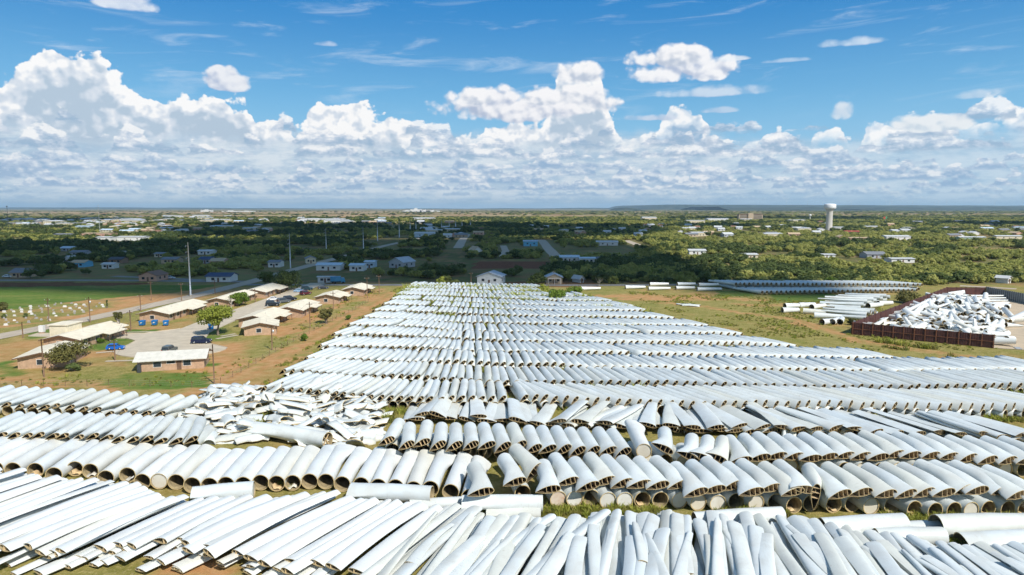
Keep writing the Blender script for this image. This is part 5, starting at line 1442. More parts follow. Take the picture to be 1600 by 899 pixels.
MP = ((454,420,365),(510,395,357),(568,392,354),(590,377,345),(624,372,345),(641,363,343),(650,362,341),(690,360,345),(702,358,345),(712,356,344),(722,355,344),(735,354,344))
for i, (px, py, tp) in enumerate(MP): monopole(px, py, tp, i < 3, f'steel power pole, {nth(i)} of the line beyond the nearest one')
WP = [(36,528.7,503),(69,589.8,527.6),(76.6,502.7,465),(141,504,463.6),(180,563.7,527.6),(204.6,516.8,484),(220,486.4,459.6),(236.7,469.8,439),(284,470,441),(336,459,436),(335,600,536),(425.3,547,507),(484.6,513,471),(521,482.8,455),(399,473,451),(574,466,432),(592.5,460,429),(736,446,425)]
wl_ = []
for px, py, tp in WP:
    x_, y_ = at(px, py); hgt = (py - tp) * y_ / FPX
    r = empty('wooden_pole', (x_, y_, 0)); mb = MB(); mb.tube([(0,0,0),(.02,0,hgt*.5),(0,0,hgt)], [.16,.14,.11], 8); part('shaft', mb, M_POLE, r)
    if px not in (36, 69, 335):
        mb = MB(); mb.box((-.9, -.16, hgt - .75), (.9, -.10 - .01, hgt - .62)); part('crossarm', mb, M_POLE, r)
        for xx in (-.8, 0.75):
            mb = MB(); mb.lathe([(.05, hgt - .62), (.07, hgt - .55), (.05, hgt - .46)], 8); q = part('insulator', mb, M_TRIM, r); q.location = (xx, -.13, 0)
    if px in (141, 425.3):
        mb = MB(); mb.lathe([(.02, 0), (.2, .02), (.2, .7), (.02, .72)], 12); q = part('transformer', mb, M_GALV, r); q.location = (.42, 0, hgt - 1.9)
        mb = MB(); mb.box((.14, -.05, hgt - 1.5), (.24, .05, hgt - 1.4)); part('bracket', mb, M_GALV, r)
    wl_.append((r, px, None))
for run, lab in (((36,76.6,141,220,236.7), 'thin wires on the wooden poles along the graveyard road'), ((69,180,204.6,284,336), 'thin wires on the wooden poles around the turning circle'), ((425.3,484.6,521,574,592.5), 'thin wires on the wooden poles along the track')):
    tops = []
    for q_ in run:
        px_, py_, tp_ = next(w for w in WP if w[0] == q_); x_, y_ = at(px_, py_); tops.append(Vector((x_, y_, (py_ - tp_) * y_ / FPX - .55)))
    mb = MB()
    for off in (-.8, .75):
        pl = []
        for a, b_ in zip(tops[:-1], tops[1:]):
            for k in range(8):
                f = k / 8; p = a.lerp(b_, f); p.z -= 4 * f * (1 - f) * .9; p.x += off; pl.append(p)
        pl.append(tops[-1] + Vector((off, 0, 0))); mb.tube(pl, [.022] * len(pl), 4)
    tag(link('power_line', mb.mesh('power_line', M_STEELD)), lab, 'power line')
number_row(wl_, 'brown wooden utility pole', 'of those between the roads and the field', 'wooden poles', 'pole')
# water tower
x_, y_ = at(1295, 361); k = y_ / FPX; r = empty('water_tower', (x_, y_, 0))
mb = MB(); mb.lathe([(6.4 * k * .75, 0), (4.7 * k, 1.5), (4.5 * k, 29 * k), (5.2 * k, 31.5 * k), (6.6 * k, 33.5 * k)], 32); part('column', mb, paint((0.60, 0.57, 0.52)), r)
mb = MB(); mb.lathe([(6.6 * k, 33.51 * k), (8.2 * k, 34.5 * k), (8.7 * k, 36 * k), (8.7 * k, 40.4 * k), (8.2 * k, 41.3 * k), (4, 42.1 * k), (0.01, 42.3 * k)], 40); tk = part('tank', mb, paint((0.76, 0.77, 0.78)), r)
mb = MB(); mb.lathe([(8.78 * k, 36.6 * k), (8.85 * k, 36.7 * k), (8.78 * k, 36.8 * k)], 40); part('rim', mb, M_GALV, tk)
mb = MB(); mb.box((-1.0, -4.75 * k, 0.2), (1.0, -4.4 * k, 3.4)); part('door', mb, M_STEELD, r)
tag(r, 'white water tower on a thick pale column above the brush', 'water tower'); EXCL.append((x_, y_, 14))
x_, y_ = at(1265.5, 344.5); r = empty('water_tower', (x_, y_, 0)); k = y_ / FPX
mb = MB(); mb.tube([(0,0,0),(0,0,6.6*k)], [1.0*k,.8*k], 12); part('column', mb, M_TRIM, r)
mb = MB(); mb.lathe([(.9*k,6.3*k),(2*k,7*k),(2.1*k,8*k),(1.6*k,9*k),(.02,9.4*k)], 20); part('tank', mb, M_TRIM, r); tag(r, 'small white water tower on the skyline beyond the big one', 'water tower')
# tall sign, two masts
x_, y_ = at(1383, 350); r = empty('tall_sign', (x_, y_, 0)); k = y_ / FPX
mb = MB(); mb.tube([(0,0,0),(0,0,8*k)], [.5,.4], 8); part('post', mb, M_GALV, r)
mb = MB(); mb.box((-3.2*k,-.4,8*k),(0,.4,11*k)); part('red_board', mb, paint((0.5,0.06,0.04)), r)
mb = MB(); mb.box((.02,-.4,8.3*k),(2.4*k,.4,11.2*k)); part('green_board', mb, paint((0.05,0.33,0.16)), r); tag(r, 'tall roadside sign with red and green boards over the trees', 'sign')
def mast(px, py, tp, head_, label):
    x_, y_ = at(px, py); k = y_ / FPX; h = (py - tp) * k; r = empty('lattice_mast', (x_, y_, 0)); mb = MB(); w = .55 * k
    L3 = [(w * math.cos(a), w * math.sin(a)) for a in (R(90), R(210), R(330))]
    for a in L3: mb.tube([(a[0], a[1], 0), (a[0] * .6, a[1] * .6, h)], [.09 * k, .07 * k], 5)
    n = 10
    for i in range(n):
        z0, z1 = h * i / n, h * (i + 1) / n
        for j in range(3):
            a, b_ = L3[j], L3[(j + 1) % 3]; s0, s1 = 1 - .4 * i / n, 1 - .4 * (i + 1) / n
            mb.tube([(a[0] * s0, a[1] * s0, z0), (b_[0] * s1, b_[1] * s1, z1)], [.05 * k] * 2, 4)
    part('lattice', mb, M_GALV if not head_ else M_STEELD, r)
    mb = MB(); mb.lathe([(.05, h * .97), (1.1 * k if head_ else .35 * k, h * .975), (1.1 * k if head_ else .35 * k, h), (.05, h * 1.004)], 10); part('head', mb, M_STEELD if head_ else M_GALV, r); tag(r, label, 'mast')
mast(156.5, 366, 321, False, 'thin pale lattice mast above the sunny trees')
mast(14, 362, 322.5, True, 'dark mast with a flat round head at the far left')
# wind turbines on the mesa
MESA = [(1010,9500),(1034,9700)]
def turbine_parts():
    r = empty('wind_turbine', (0, 0, 0)); H = 82
    mb = MB(); mb.tube([(0,0,-8),(0,0,H*.5),(0,0,H)], [2.6,2.1,1.5], 10); part('tower', mb, paint((0.8,0.8,0.8)), r)
    mb = MB(); mb.box((-2,-5,H),(2,6,H+4.2)); part('nacelle', mb, paint((0.8,0.8,0.8)), r)
    for j in range(3):
        a = R(120 * j + 20); mb = MB(); c, s_ = math.cos(a), math.sin(a)
        mb.tube([(0,-7,H+2),(c*12,-7,H+2+s_*12),(c*42,-7,H+2+s_*42)], [1.2,1.6,.4], 6); part('rotor_blade', mb, paint((0.8,0.8,0.8)), r)
    mb = MB(); mb.lathe([(.05,-1.8),(1.6,-1.2),(1.9,1.0)], 10, 0, Matrix.Translation((0,-6.2,H+2)) @ Matrix.Rotation(R(90),4,'X')); part('hub', mb, paint((0.8,0.8,0.8)), r)
    return r
TURB = [1052,1104,1130,1226,1258,1282,1326,1380,1385.5,1389,1421,1456,1461,1474,1548]
proto = turbine_parts(); tt = []
for i, px in enumerate(TURB):
    o = proto if i == 0 else copy_tree(proto); Y = 14200 + 400 * (i % 3); X = (px - 800) / FPX * Y
    o.location = (X, Y, 88); o.rotation_euler = (0, 0, R(rng.uniform(-35, 35))); tt.append((o, px, None))
number_row(tt, 'tiny white wind turbine', 'of those on the mesa', 'wind turbines on the mesa', 'wind turbine')

# hills and mesa
def ridge(name, prof, depth, slope, seed, mat):
    """prof: (X, Y, height) along the crest; a solid with front slope and flat top"""
    mb = MB(); vs = []; fs = []; rows = 7
    for i, (X, Y, Hh) in enumerate(prof):
        for j in range(rows):
            f = j / (rows - 1); n_ = (float(fbm(np.array([X / 300.0 + seed]), np.array([j * 1.7]), 5)[0]) - .5)
            vs.append((X, Y - slope * (1 - f) * (1 + n_ * .9), -2 + (Hh + 2) * (f ** 1.4) * (1 + n_ * .25 * (1 - f))))
        vs.append((X, Y + depth, Hh * 0.97)); vs.append((X, Y + depth + slope, -2))
    c = rows + 2
    for i in range(len(prof) - 1):
        for j in range(c - 1): fs.append((i * c + j, (i + 1) * c + j, (i + 1) * c + j + 1, i * c + j + 1))
    mb.add(vs, fs, 0, True); return kind(link(name, mb.mesh(name, mat)), 'structure')
m, t, b = new_mat('brushy_hill'); pw = objco(True); nf = noise(pw, 0.004, 6.0, 0.65); nz_ = noise(scaled(pw, 1, 1, 6), 0.012, 4.0, .6)
setc(b, mixc(smooth(nz_, .55, .75) * .55, mixc(smooth(nf, .4, .6), (0.018, 0.034, 0.024), (0.045, 0.062, 0.034)), (0.20, 0.13, 0.08))); b.inputs['Roughness'].default_value = 1
Ym = 13500
mx_ = lambda px: (px - 800) / FPX * Ym
prof = [(mx_(1006), Ym, 8), (mx_(1018), Ym, 40), (mx_(1030), Ym, 84), (mx_(1040), Ym, 98)]
for px in range(1060, 1720, 20): prof.append((mx_(px), Ym, 98 - (px - 1060) * 0.035 + 2 * math.sin(px * .7)))
ridge('mesa', prof, 6000, 900, 1.0, m)
ridge('hill', [((958-800)/FPX*9000, 9000, 2), ((968-800)/FPX*9000, 9000, 34), ((978-800)/FPX*9000, 9000, 40), ((990-800)/FPX*9000, 9000, 30), ((1006-800)/FPX*9000, 9000, 2)], 500, 300, 4.0, m)
ridge('foothills', [((px-800)/FPX*9500, 9500, 22 + 22 * abs(math.sin(px * .021)) + 8 * math.sin(px * .13)) for px in range(1120, 1720, 12)], 1500, 700, 9.0, m)
ridge('far_ridge', [((px-800)/FPX*20000, 20000, 30 + 16 * math.sin(px * .006 + 1) + 6 * math.sin(px * .05)) for px in range(-100, 1020, 20)], 2000, 1500, 12.0, m)

# ================================================================ vehicles, bins, stones
def wheel_mesh():
    mb = MB(); mb.lathe([(.20, -.11), (.31, -.11), (.33, -.07), (.33, .07), (.31, .11), (.20, .11)], 18); t_ = mb
    return t_
def car(px, py, rz, col, style, label, dark=False):
    x_, y_ = at(px, py); r = empty('parked_car', (x_, y_, 0.11), rz); bm_ = simple('car_paint', col, 0.28, 0.04, 1.0)
    L, W = {'hatch': (4.1, 1.75), 'suv': (4.9, 1.95), 'sedan': (4.6, 1.8)}[style]; hb, ht = {'hatch': (.88, 1.5), 'suv': (1.1, 1.85), 'sedan': (.86, 1.42)}[style]
    # side profile of the lower body and of the cabin, lofted across the width
    a = L / 2
    low = [(-a, .38), (-a + .05, .62), (-a + .12, hb - .06), (-a + .5, hb), (a - 1.15, hb), (a - .35, hb - .10), (a - .05, hb - .28), (a, .5), (a - .05, .34), (a - .6, .28), (-a + .5, .28)]
    cab = {'hatch': [(-a + .15, hb), (-a + .42, ht - .14), (-a + .8, ht), (.25, ht - .02), (1.02, hb)], 'suv': [(-a + .1, hb), (-a + .28, ht - .1), (-a + .5, ht), (.35, ht), (1.05, hb)], 'sedan': [(-a + .55, hb), (-a + 1.25, ht), (.25, ht), (1.1, hb)]}[style]
    def ext(prof, w0, w1, mb, mi=0):
        n = len(prof); zs = [p[1] for p in prof]; z0, z1 = min(zs), max(zs); vs = []
        for s_ in (-1, 1):
            for (X, Z) in prof: vs.append((X, s_ * (w0 + (w1 - w0) * (Z - z0) / (z1 - z0)), Z))
        fs = [tuple(range(n)), tuple(range(2 * n - 1, n - 1, -1))]
        for i in range(n):
            j = (i + 1) % n; fs.append((i, i + n, j + n, j))
        mb.add(vs, fs, mi)
    mb = MB(); ext(low, W / 2, W / 2 - .06, mb); ext([(p[0], p[1] - (.003 if i in (0, len(cab) - 1) else 0)) for i, p in enumerate(cab)], W / 2 - .08, W / 2 - .27, mb); part('body', mb, bm_, r)
    zt = ht - .12; zb = hb + .05
    for s_ in (-1, 1):
        y0, y1 = s_ * (W / 2 - .075), s_ * (W / 2 - .235)
        c0, c1, c2, c3 = cab[0][0] + .32, cab[-1][0] - .28, cab[-2][0] - .08, cab[1][0] + .25
        mb = MB(); mb.add([(c0, y0, zb), (c1, y0, zb), (c2, y1, zt), (c3, y1, zt)], [(0, 1, 2, 3) if s_ < 0 else (3, 2, 1, 0)]); part('side_window', mb, M_GLASS, r)
    def screen(i0, i1, nm, off):
        (X0, Z0), (X1, Z1) = cab[i0], cab[i1]; mb = MB(); f = .12; A = (X0 + (X1 - X0) * f + off, Z0 + (Z1 - Z0) * f); B = (X0 + (X1 - X0) * .9 + off, Z0 + (Z1 - Z0) * .9); w0, w1 = W / 2 - .16, W / 2 - .30
        mb.add([(A[0], -w0, A[1]), (A[0], w0, A[1]), (B[0], w1, B[1]), (B[0], -w1, B[1])], [(0, 1, 2, 3) if off > 0 else (3, 2, 1, 0)]); part(nm, mb, M_GLASS, r)
    screen(len(cab) - 1, len(cab) - 2, 'windscreen', .02); screen(0, 1, 'rear_window', -.02)
    wm = wheel_mesh().mesh('wheel', M_TYRE); mb = MB(); mb.lathe([(.02, -.115), (.21, -.115), (.21, -.10)], 14); mb.lathe([(.21, .10), (.21, .115), (.02, .115)], 14); rm = mb.mesh('rim', M_RIM)
    for X in (-a + .85, a - .9):
        for s_ in (-1, 1):
            w_ = link('wheel', wm, r, (X, s_ * (W / 2 - .1), .33), (R(90), 0, 0)); link('rim', rm, w_)
    for s_ in (-1, 1):
        mb = MB(); mb.box((a - .12, s_ * (W / 2 - .42) - .16, hb - .34), (a - .01 + .02, s_ * (W / 2 - .42) + .16, hb - .2)); part('headlight', mb, M_LAMP, r)
        mb = MB(); mb.box((-a - .0 - .01, s_ * (W / 2 - .2) - .1, hb - .3), (-a + .14, s_ * (W / 2 - .2) + .1, hb - .08)); part('tail_light', mb, M_TAIL, r)
    return tag(r, label, 'car', 'cars parked along the street')
car(181, 547, R(12), (0.01, 0.12, 0.50), 'hatch', 'bright blue hatchback at the edge of the turning circle')
car(315, 537, R(5), (0.012, 0.018, 0.05), 'suv', 'dark blue estate car near the big yellow green tree')
car(265, 551.5, R(92), (0.10, 0.11, 0.10), 'suv', 'dark grey car half hidden behind the broadside ranch house')
for px, py, rz, col, st, lb in ((426,478.5,15,(0.02,0.025,0.03),'suv','black car parked nearest on the street of ranch houses'),(443.5,473.5,40,(0.10,0.11,0.12),'suv','grey car nosed toward the third ranch house'),(453,470,40,(0.015,0.018,0.03),'suv','dark blue car beside the grey nosed in one'),(427.5,470,8,(0.72,0.72,0.72),'sedan','white car on the far kerb of the street'),(477.5,461,60,(0.10,0.02,0.03),'suv','maroon car on the street behind the third ranch house'),(468,457,5,(0.30,0.45,0.62),'sedan','pale blue car under the dark tree'),(480,453.5,10,(0.02,0.05,0.06),'suv','dark green car at the shaded end of the street'),(505,452,20,(0.03,0.035,0.05),'sedan','dark car behind the fourth ranch house'),(266,436,5,(0.6,0.62,0.64),'sedan','white car beside the pink house'),(12,434,0,(0.55,0.62,0.66),'sedan','pale car beside the tan house with grey roof')):
    car(px, py, R(rz), col, st, lb)
# lorry with blue body in the works beside the trailer
x_, y_ = at(528, 443); r = empty('blue_truck', (x_, y_, 0), R(15)); bl = paint((0.03, 0.22, 0.42), 0.4)
mb = MB(); mb.box((-3.4, -1.2, 1.1), (1.4, 1.2, 3.3)); part('box_body', mb, bl, r)
mb = MB(); mb.add([(1.5,-1.1,.6),(3.3,-1.1,.6),(3.3,-1.1,1.5),(2.9,-1.1,2.6),(1.5,-1.1,2.6),(1.5,1.1,.6),(3.3,1.1,.6),(3.3,1.1,1.5),(2.9,1.1,2.6),(1.5,1.1,2.6)], [(0,1,2,3,4),(9,8,7,6,5),(0,5,6,1),(1,6,7,2),(2,7,8,3),(3,8,9,4),(4,9,5,0)]); part('cab', mb, bl, r)
mb = MB(); mb.box((-3.4,-.9,.7),(3.2,.9,1.05)); part('chassis', mb, M_STEELD, r)
wm = MB(); wm.lathe([(.2,-.15),(.48,-.15),(.48,.15),(.2,.15)], 16); wmm = wm.mesh('wheel', M_TYRE)
for X in (-2.4, -1.2, 2.4):
    for s_ in (-1, 1): link('wheel', wmm, r, (X, s_ * 1.0, .48), (R(90), 0, 0))
tag(r, 'blue box truck parked beside the white trailer', 'truck')
for i, (px, py) in enumerate(((222.6,509),(242,508.6),(259.6,509),(330,515))):
    r = empty('refuse_bin', (*at(px, py), 0.1), R(8 * i)); r.scale = (.78, .78, .78); mb = MB()
    mb.add([(-.75,-.8,0.15),(.75,-.8,.15),(.75,.8,.15),(-.75,.8,.15),(-.95,-1.0,1.5),(.95,-1.0,1.5),(.95,.9,1.75),(-.95,.9,1.75)], [(0,3,2,1),(0,1,5,4),(1,2,6,5),(2,3,7,6),(3,0,4,7),(4,5,6,7)]); part('tub', mb, M_BLUEBIN, r)
    mb = MB(); mb.add([(-1.0,-1.05,1.56),(1.0,-1.05,1.56),(1.0,.95,1.82),(-1.0,.95,1.82),(-1.0,-1.05,1.62),(1.0,-1.05,1.62),(1.0,.95,1.9),(-1.0,.95,1.9)], [(0,3,2,1),(4,5,6,7),(0,1,5,4),(1,2,6,5),(2,3,7,6),(3,0,4,7)]); part('lid', mb, M_BLUEBIN, r)
    mb = MB(); mb.add([(-.5,-1.02,.85),(.2,-1.02,.95),(.5,-1.03,1.35),(-.2,-1.03,1.3)], [(0,1,2,3)]); mb.v = [(a_, b_ + .06 - (0.0), c_) for a_, b_, c_ in mb.v]; mb.v = [(a_, -.86 - (c_ - .15) / 1.35 * .2 - .01, c_) for a_, b_, c_ in mb.v]; part('sticker', mb, M_TRIM, r)
    for X in (-.7, .7):
        mb = MB(); mb.lathe([(.03,-.05),(.14,-.05),(.14,.05),(.03,.05)], 10); q = part('wheel', mb, M_TYRE, r); q.location = (X, -.6, .14); q.rotation_euler = (0, R(90), 0)
    tag(r, ['blue refuse bin, left of three before the long ranch house','blue refuse bin, middle of three before the long ranch house','blue refuse bin, right of three before the long ranch house','blue refuse bin in the shade of the big yellow green tree'][i], 'bin', 'blue refuse bins')
# cemetery
def stone(i):
    mb = MB(); n = 9; w, h, t_ = (.55, .95, .22) if i == 0 else (.8, .8, .3) if i == 1 else (.5, .55, .8)
    prof = [(-w, 0), (w, 0), (w, h * .7)] + [(w * math.cos(math.pi * k / n), h * .7 + h * .3 * math.sin(math.pi * k / n)) for k in range(1, n)] + [(-w, h * .7)]
    m_ = len(prof); vs = [(x, -t_ / 2, z + .16) for x, z in prof] + [(x, t_ / 2, z + .16) for x, z in prof]
    fs = [tuple(range(m_)), tuple(range(2 * m_ - 1, m_ - 1, -1))] + [(k, k + m_, (k + 1) % m_ + m_, (k + 1) % m_) for k in range(m_)]
    mb.add(vs, fs); mb.box((-w - .15, -t_ / 2 - .2, 0), (w + .15, t_ / 2 + .2, .158)); return mb.mesh('gravestone', [M_STONE, paint((0.7, 0.68, 0.65)), M_STONE][i])
ST = [stone(i) for i in range(3)]; n_ = 0
gx0, gx1 = min(p[0] for p in GRAVES), max(p[0] for p in GRAVES); gy0, gy1 = min(p[1] for p in GRAVES), max(p[1] for p in GRAVES)
cells = [(a, b_) for a in np.arange(gx0, gx1, 3.4) for b_ in np.arange(gy0, gy1, 4.2)]
for a, b_ in cells:
    if rng.random() < .25 or not in_poly(np.array(a), np.array(b_), GRAVES): continue
    k = rng.randrange(3); o = link('gravestone', ST[k]); o.location = (a + rng.uniform(-.6, .6), b_ + rng.uniform(-.6, .6), 0); o.rotation_euler = (0, 0, R(rng.uniform(-12, 12))); s_ = rng.uniform(.4, .72); o.scale = (s_,) * 3
    zn = 'near the road' if b_ < gy0 + (gy1 - gy0) * .4 else 'along the green field'
    lk = ('round topped stone', 'pale wide stone', 'low block stone')[k]
    tag(o, f'{lk} of the roadside graveyard, {zn}', 'gravestone', f'{lk}s {zn}'); n_ += 1
# white box trailer, hedge and kiosk beside the cream house
x_, y_ = at(66, 521.5); r = empty('white_kiosk', (x_, y_, 0)); mb = MB(); mb.box((-.65, -.5, .5), (.65, .5, 2.3)); part('cabinet', mb, M_TRIM, r); mb = MB(); mb.box((-.55, -.4, 0), (.55, .4, .495)); part('plinth', mb, M_BRICK, r); tag(r, 'white upright cabinet on a plinth beside the flat roofed wing', 'cabinet')
# wire fence between the houses and the track
fp = [at(*p) for p in ((0,606),(170,603),(300,606),(345,600),(364,590),(440,545),(505,510),(545,490),(580,470))]
fr = empty('wire_fence', (0, 0, 0)); tot = 0; posts = []
for a, b_ in zip(fp[:-1], fp[1:]):
    L = math.hypot(b_[0] - a[0], b_[1] - a[1]); n_ = max(1, int(L / 4))
    for k in range(n_): posts.append((a[0] + (b_[0] - a[0]) * k / n_, a[1] + (b_[1] - a[1]) * k / n_))
posts = posts[:95]
for p in posts:
    mb = MB(); mb.tube([(p[0], p[1], 0), (p[0], p[1], 1.35)], [.05, .045], 6); part('post', mb, M_POLE, fr)
mb = MB()
for z_ in (.45, .85, 1.25): mb.tube([(p[0], p[1], z_) for p in posts], [.012] * len(posts), 4)
part('wire', mb, M_WIRE, fr); tag(fr, 'thin wire fence on wooden posts between the houses and the track', 'fence')

# ================================================================ trees, bushes, brush
def crown_mb(seed, w, h, base, n_lobes, n_leaf, size, gap=0.0, spread=1.0, up=0.5):
    """leaf sprays scattered through uneven lobes; returns MB and lobe centres"""
    r = np.random.default_rng(seed); lobes = []
    for i in range(n_lobes):
        a = r.uniform(0, 2 * math.pi); rad = (r.uniform(0, 1) ** 0.6) * w * 0.36 * spread
        z = base + (h - base) * (0.22 + 0.62 * r.uniform(0, 1) * (1 - 0.45 * rad / (w * .5)))
        s_ = r.uniform(0.16, 0.30) * w
        lobes.append((rad * math.cos(a), rad * math.sin(a), z, s_, s_ * r.uniform(.55, .85)))
    vs = []; fs = []
    L = np.array(lobes); pick = r.integers(0, n_lobes, n_leaf)
    d = r.normal(size=(n_leaf, 3)); d /= np.linalg.norm(d, axis=1)[:, None]
    rr = r.uniform(0.25, 1.0, n_leaf) ** 0.5
    p = np.stack([L[pick, 0] + d[:, 0] * rr * L[pick, 3], L[pick, 1] + d[:, 1] * rr * L[pick, 3], L[pick, 2] + d[:, 2] * rr * L[pick, 4]], -1)
    p[:, 2] = np.maximum(p[:, 2], base * 0.55 + 0.05)
    nrm = d + r.normal(size=(n_leaf, 3)) * 0.55 + np.array([0, 0, up]); nrm /= np.linalg.norm(nrm, axis=1)[:, None]
    t1 = np.cross(nrm, r.normal(size=(n_leaf, 3))); t1 /= np.linalg.norm(t1, axis=1)[:, None]; t2 = np.cross(nrm, t1)
    s_ = size * r.uniform(0.55, 1.3, n_leaf)[:, None]
    q = np.stack([p - t1 * s_ - t2 * s_ * .45, p + t1 * s_ * .2 - t2 * s_ * .7, p + t1 * s_ + t2 * s_ * .3, p - t1 * s_ * .1 + t2 * s_ * .75], 1)
    mb = MB(); mb.add(q.reshape(-1, 3).tolist(), np.arange(n_leaf * 4).reshape(-1, 4).tolist()); return mb, lobes
def trunk_mb(seed, base, lobes, rad, n=6, most=9):
    r = random.Random(seed); mb = MB(); top = (r.uniform(-.15, .15), r.uniform(-.15, .15), base)
    mb.tube([(0, 0, -.1), (r.uniform(-.1, .1), 0, base * .5), top], [rad * 1.35, rad, rad * .85], n)
    for (x_, y_, z, s_, _t) in lobes[:most]:
        mid = (x_ * .45 + r.uniform(-.2, .2), y_ * .45, base + (z - base) * .55)
        mb.tube([top, mid, (x_, y_, z)], [rad * .6, rad * .4, rad * .14], 5)
    return mb
def tree(name, x_, y_, w, h, base, leafm, label, seed, n_lobes=12, n_leaf=2600, size=0.28, rad=0.22, cat='tree', group=None, barkm=None, spread=1.0, most=9, up=.5, z=0):
    r = empty(name, (x_, y_, z), 0); mb, lobes = crown_mb(seed, w, h, base, n_lobes, n_leaf, size, 0, spread, up)
    part('crown', mb, leafm, r); part('trunk', trunk_mb(seed, base, lobes, rad, 8, most), barkm or M_BARK, r)
    EXCL.append((x_, y_, w * .4)); return tag(r, label, cat, group)
def tpx(name, px, py, wpx, hpx, leafm, label, seed, basef=.3, **kw):
    x_, y_ = at(px, py); k = y_ / FPX; return tree(name, x_, y_, wpx * k, hpx * k, hpx * k * basef, leafm, label, seed, **kw)
tpx('half_bare_tree', 110, 577, 62, 47, L_OLIVE, 'half bare olive tree in front of the cream roofed house, dead twigs showing', 1, .25, n_lobes=16, n_leaf=2600, size=.24, rad=.34, barkm=M_DEADW, most=16)
tpx('broad_tree', 341, 524, 56, 51, L_LIME, 'big yellow green tree shading the turning circle', 2, .3, n_lobes=18, n_leaf=5200, size=.27, rad=.28, most=12)
tpx('round_tree', 376, 478, 27, 26, L_GREEN, 'round bright green tree in front of a cream roof', 3, .12, n_lobes=16, n_leaf=3000, size=.26)
tpx('pollarded_tree', 187, 522, 17, 40, L_OLIVE, 'pale cut back tree with bleached trunk beside the cream house', 4, .45, n_lobes=8, n_leaf=500, size=.25, rad=.5, barkm=M_DEADW, most=8)
tpx('dead_tree', 361, 483, 20, 26, L_OLIVE, 'leafless grey tree beside the round bright green one', 5, .3, n_lobes=14, n_leaf=60, size=.2, rad=.25, barkm=M_DEADW, most=14)
tpx('dark_tree', 449, 454, 40, 36, L_DARK, 'dense dark green tree at the shaded end of the street', 6, .15, n_lobes=20, n_leaf=4200, size=.34, rad=.35)
tpx('dark_tree', 420, 446, 30, 24, L_DARK, 'dark green crown behind the shaded ranch roof', 7, .15, n_lobes=14, n_leaf=2600, size=.34)
tpx('leaning_bush', 510, 506, 27, 31, L_OLIVE, 'olive bush leaning beside the fence of the track', 8, .1, n_lobes=10, n_leaf=1900, size=.25, most=10)
tpx('green_shrub', 475, 533, 14, 12, L_GREEN, 'small fresh green shrub on the fence line', 9, .05, n_lobes=8, n_leaf=900, size=.2, cat='shrub')
tpx('green_shrub', 543, 500, 12, 8, L_GREEN, 'low green shrub beyond the leaning bush', 10, .05, n_lobes=8, n_leaf=700, size=.22, cat='shrub')
tpx('green_shrub', 157, 536, 15, 9, L_GREEN, 'clipped green shrub before the cream house', 11, .05, n_lobes=9, n_leaf=1000, size=.16, cat='shrub')
tpx('shrub', 116, 580, 22, 14, L_DARK, 'dark low shrub under the half bare olive tree', 12, .05, n_lobes=8, n_leaf=900, size=.2, cat='shrub')
tpx('cypress', 167.5, 481.5, 3.4, 16, L_DARK, 'slim dark cypress at the end of the graveyard', 13, .06, n_lobes=16, n_leaf=900, size=.16, spread=.5, cat='tree')
tpx('field_bush', 871, 475, 27, 27, L_GREEN, 'biggest green bush growing among the last blade rows', 14, .05, n_lobes=14, n_leaf=2800, size=.3, cat='bush')
tpx('field_bush', 850, 458, 17, 18, L_LIME, 'yellow green bush just behind the biggest field bush', 15, .05, n_lobes=9, n_leaf=1200, size=.3, cat='bush')
tpx('field_bush', 896, 457, 26, 9, L_GREEN, 'low wide bush right of the biggest field bush', 16, .05, n_lobes=9, n_leaf=1100, size=.3, cat='bush')
tpx('field_bush', 742, 465, 17, 9, L_LIME, 'small yellow green bush between the far blade rows', 17, .05, n_lobes=8, n_leaf=900, size=.3, cat='bush')
tpx('yard_bush', 1420, 474, 34, 20, L_OLIVE, 'olive bush squeezed between the stack and the brown wall', 18, .05, n_lobes=12, n_leaf=2200, size=.33, cat='bush')
tpx('yard_bush', 1332, 508, 16, 12, L_OLIVE, 'bush at the corner of the brown wall', 19, .05, n_lobes=8, n_leaf=1000, size=.25, cat='bush')
tpx('young_tree', 826, 447, 8, 14, L_DARK, 'slim young dark tree beside the field end', 20, .1, n_lobes=8, n_leaf=700, size=.3)
tpx('lime_tree', 689, 448, 16, 18, L_LIME, 'light green tree beside the end of the field, left of the white house', 21, .1, n_lobes=10, n_leaf=1500, size=.32)
tpx('lime_tree', 724, 448, 9, 8, L_LIME, 'small light green tree at the left corner of the white house', 22, .1, n_lobes=8, n_leaf=800, size=.3)
tpx('lime_tree', 1298, 445, 20, 12, L_GREEN, 'light green tree in front of the brush behind the tube stack', 23, .1, n_lobes=10, n_leaf=1500, size=.32)
tpx('dark_tree', 841, 446, 28, 24, L_DARK, 'dark round tree left of the tan porch house', 24, .12, n_lobes=16, n_leaf=3000, size=.36)
tpx('bleached_tree', 936, 447, 26, 20, L_OLIVE, 'leafless pale tree in the dark brush', 25, .2, n_lobes=12, n_leaf=40, size=.2, rad=.13, barkm=M_DEADW, most=12)
tpx('dark_tree', 1, 486, 20, 15, L_OLIVE, 'yellowish bush at the edge of the graveyard', 26, .08, n_lobes=8, n_leaf=900, size=.3)
tpx('dark_shrub', 41, 496, 9, 7, L_DARK, 'round dark shrub among the gravestones, right', 27, .05, n_lobes=7, n_leaf=500, size=.2, cat='shrub')
tpx('dark_shrub', 6, 497, 9, 7, L_DARK, 'round dark shrub among the gravestones, left', 28, .05, n_lobes=7, n_leaf=500, size=.2, cat='shrub')

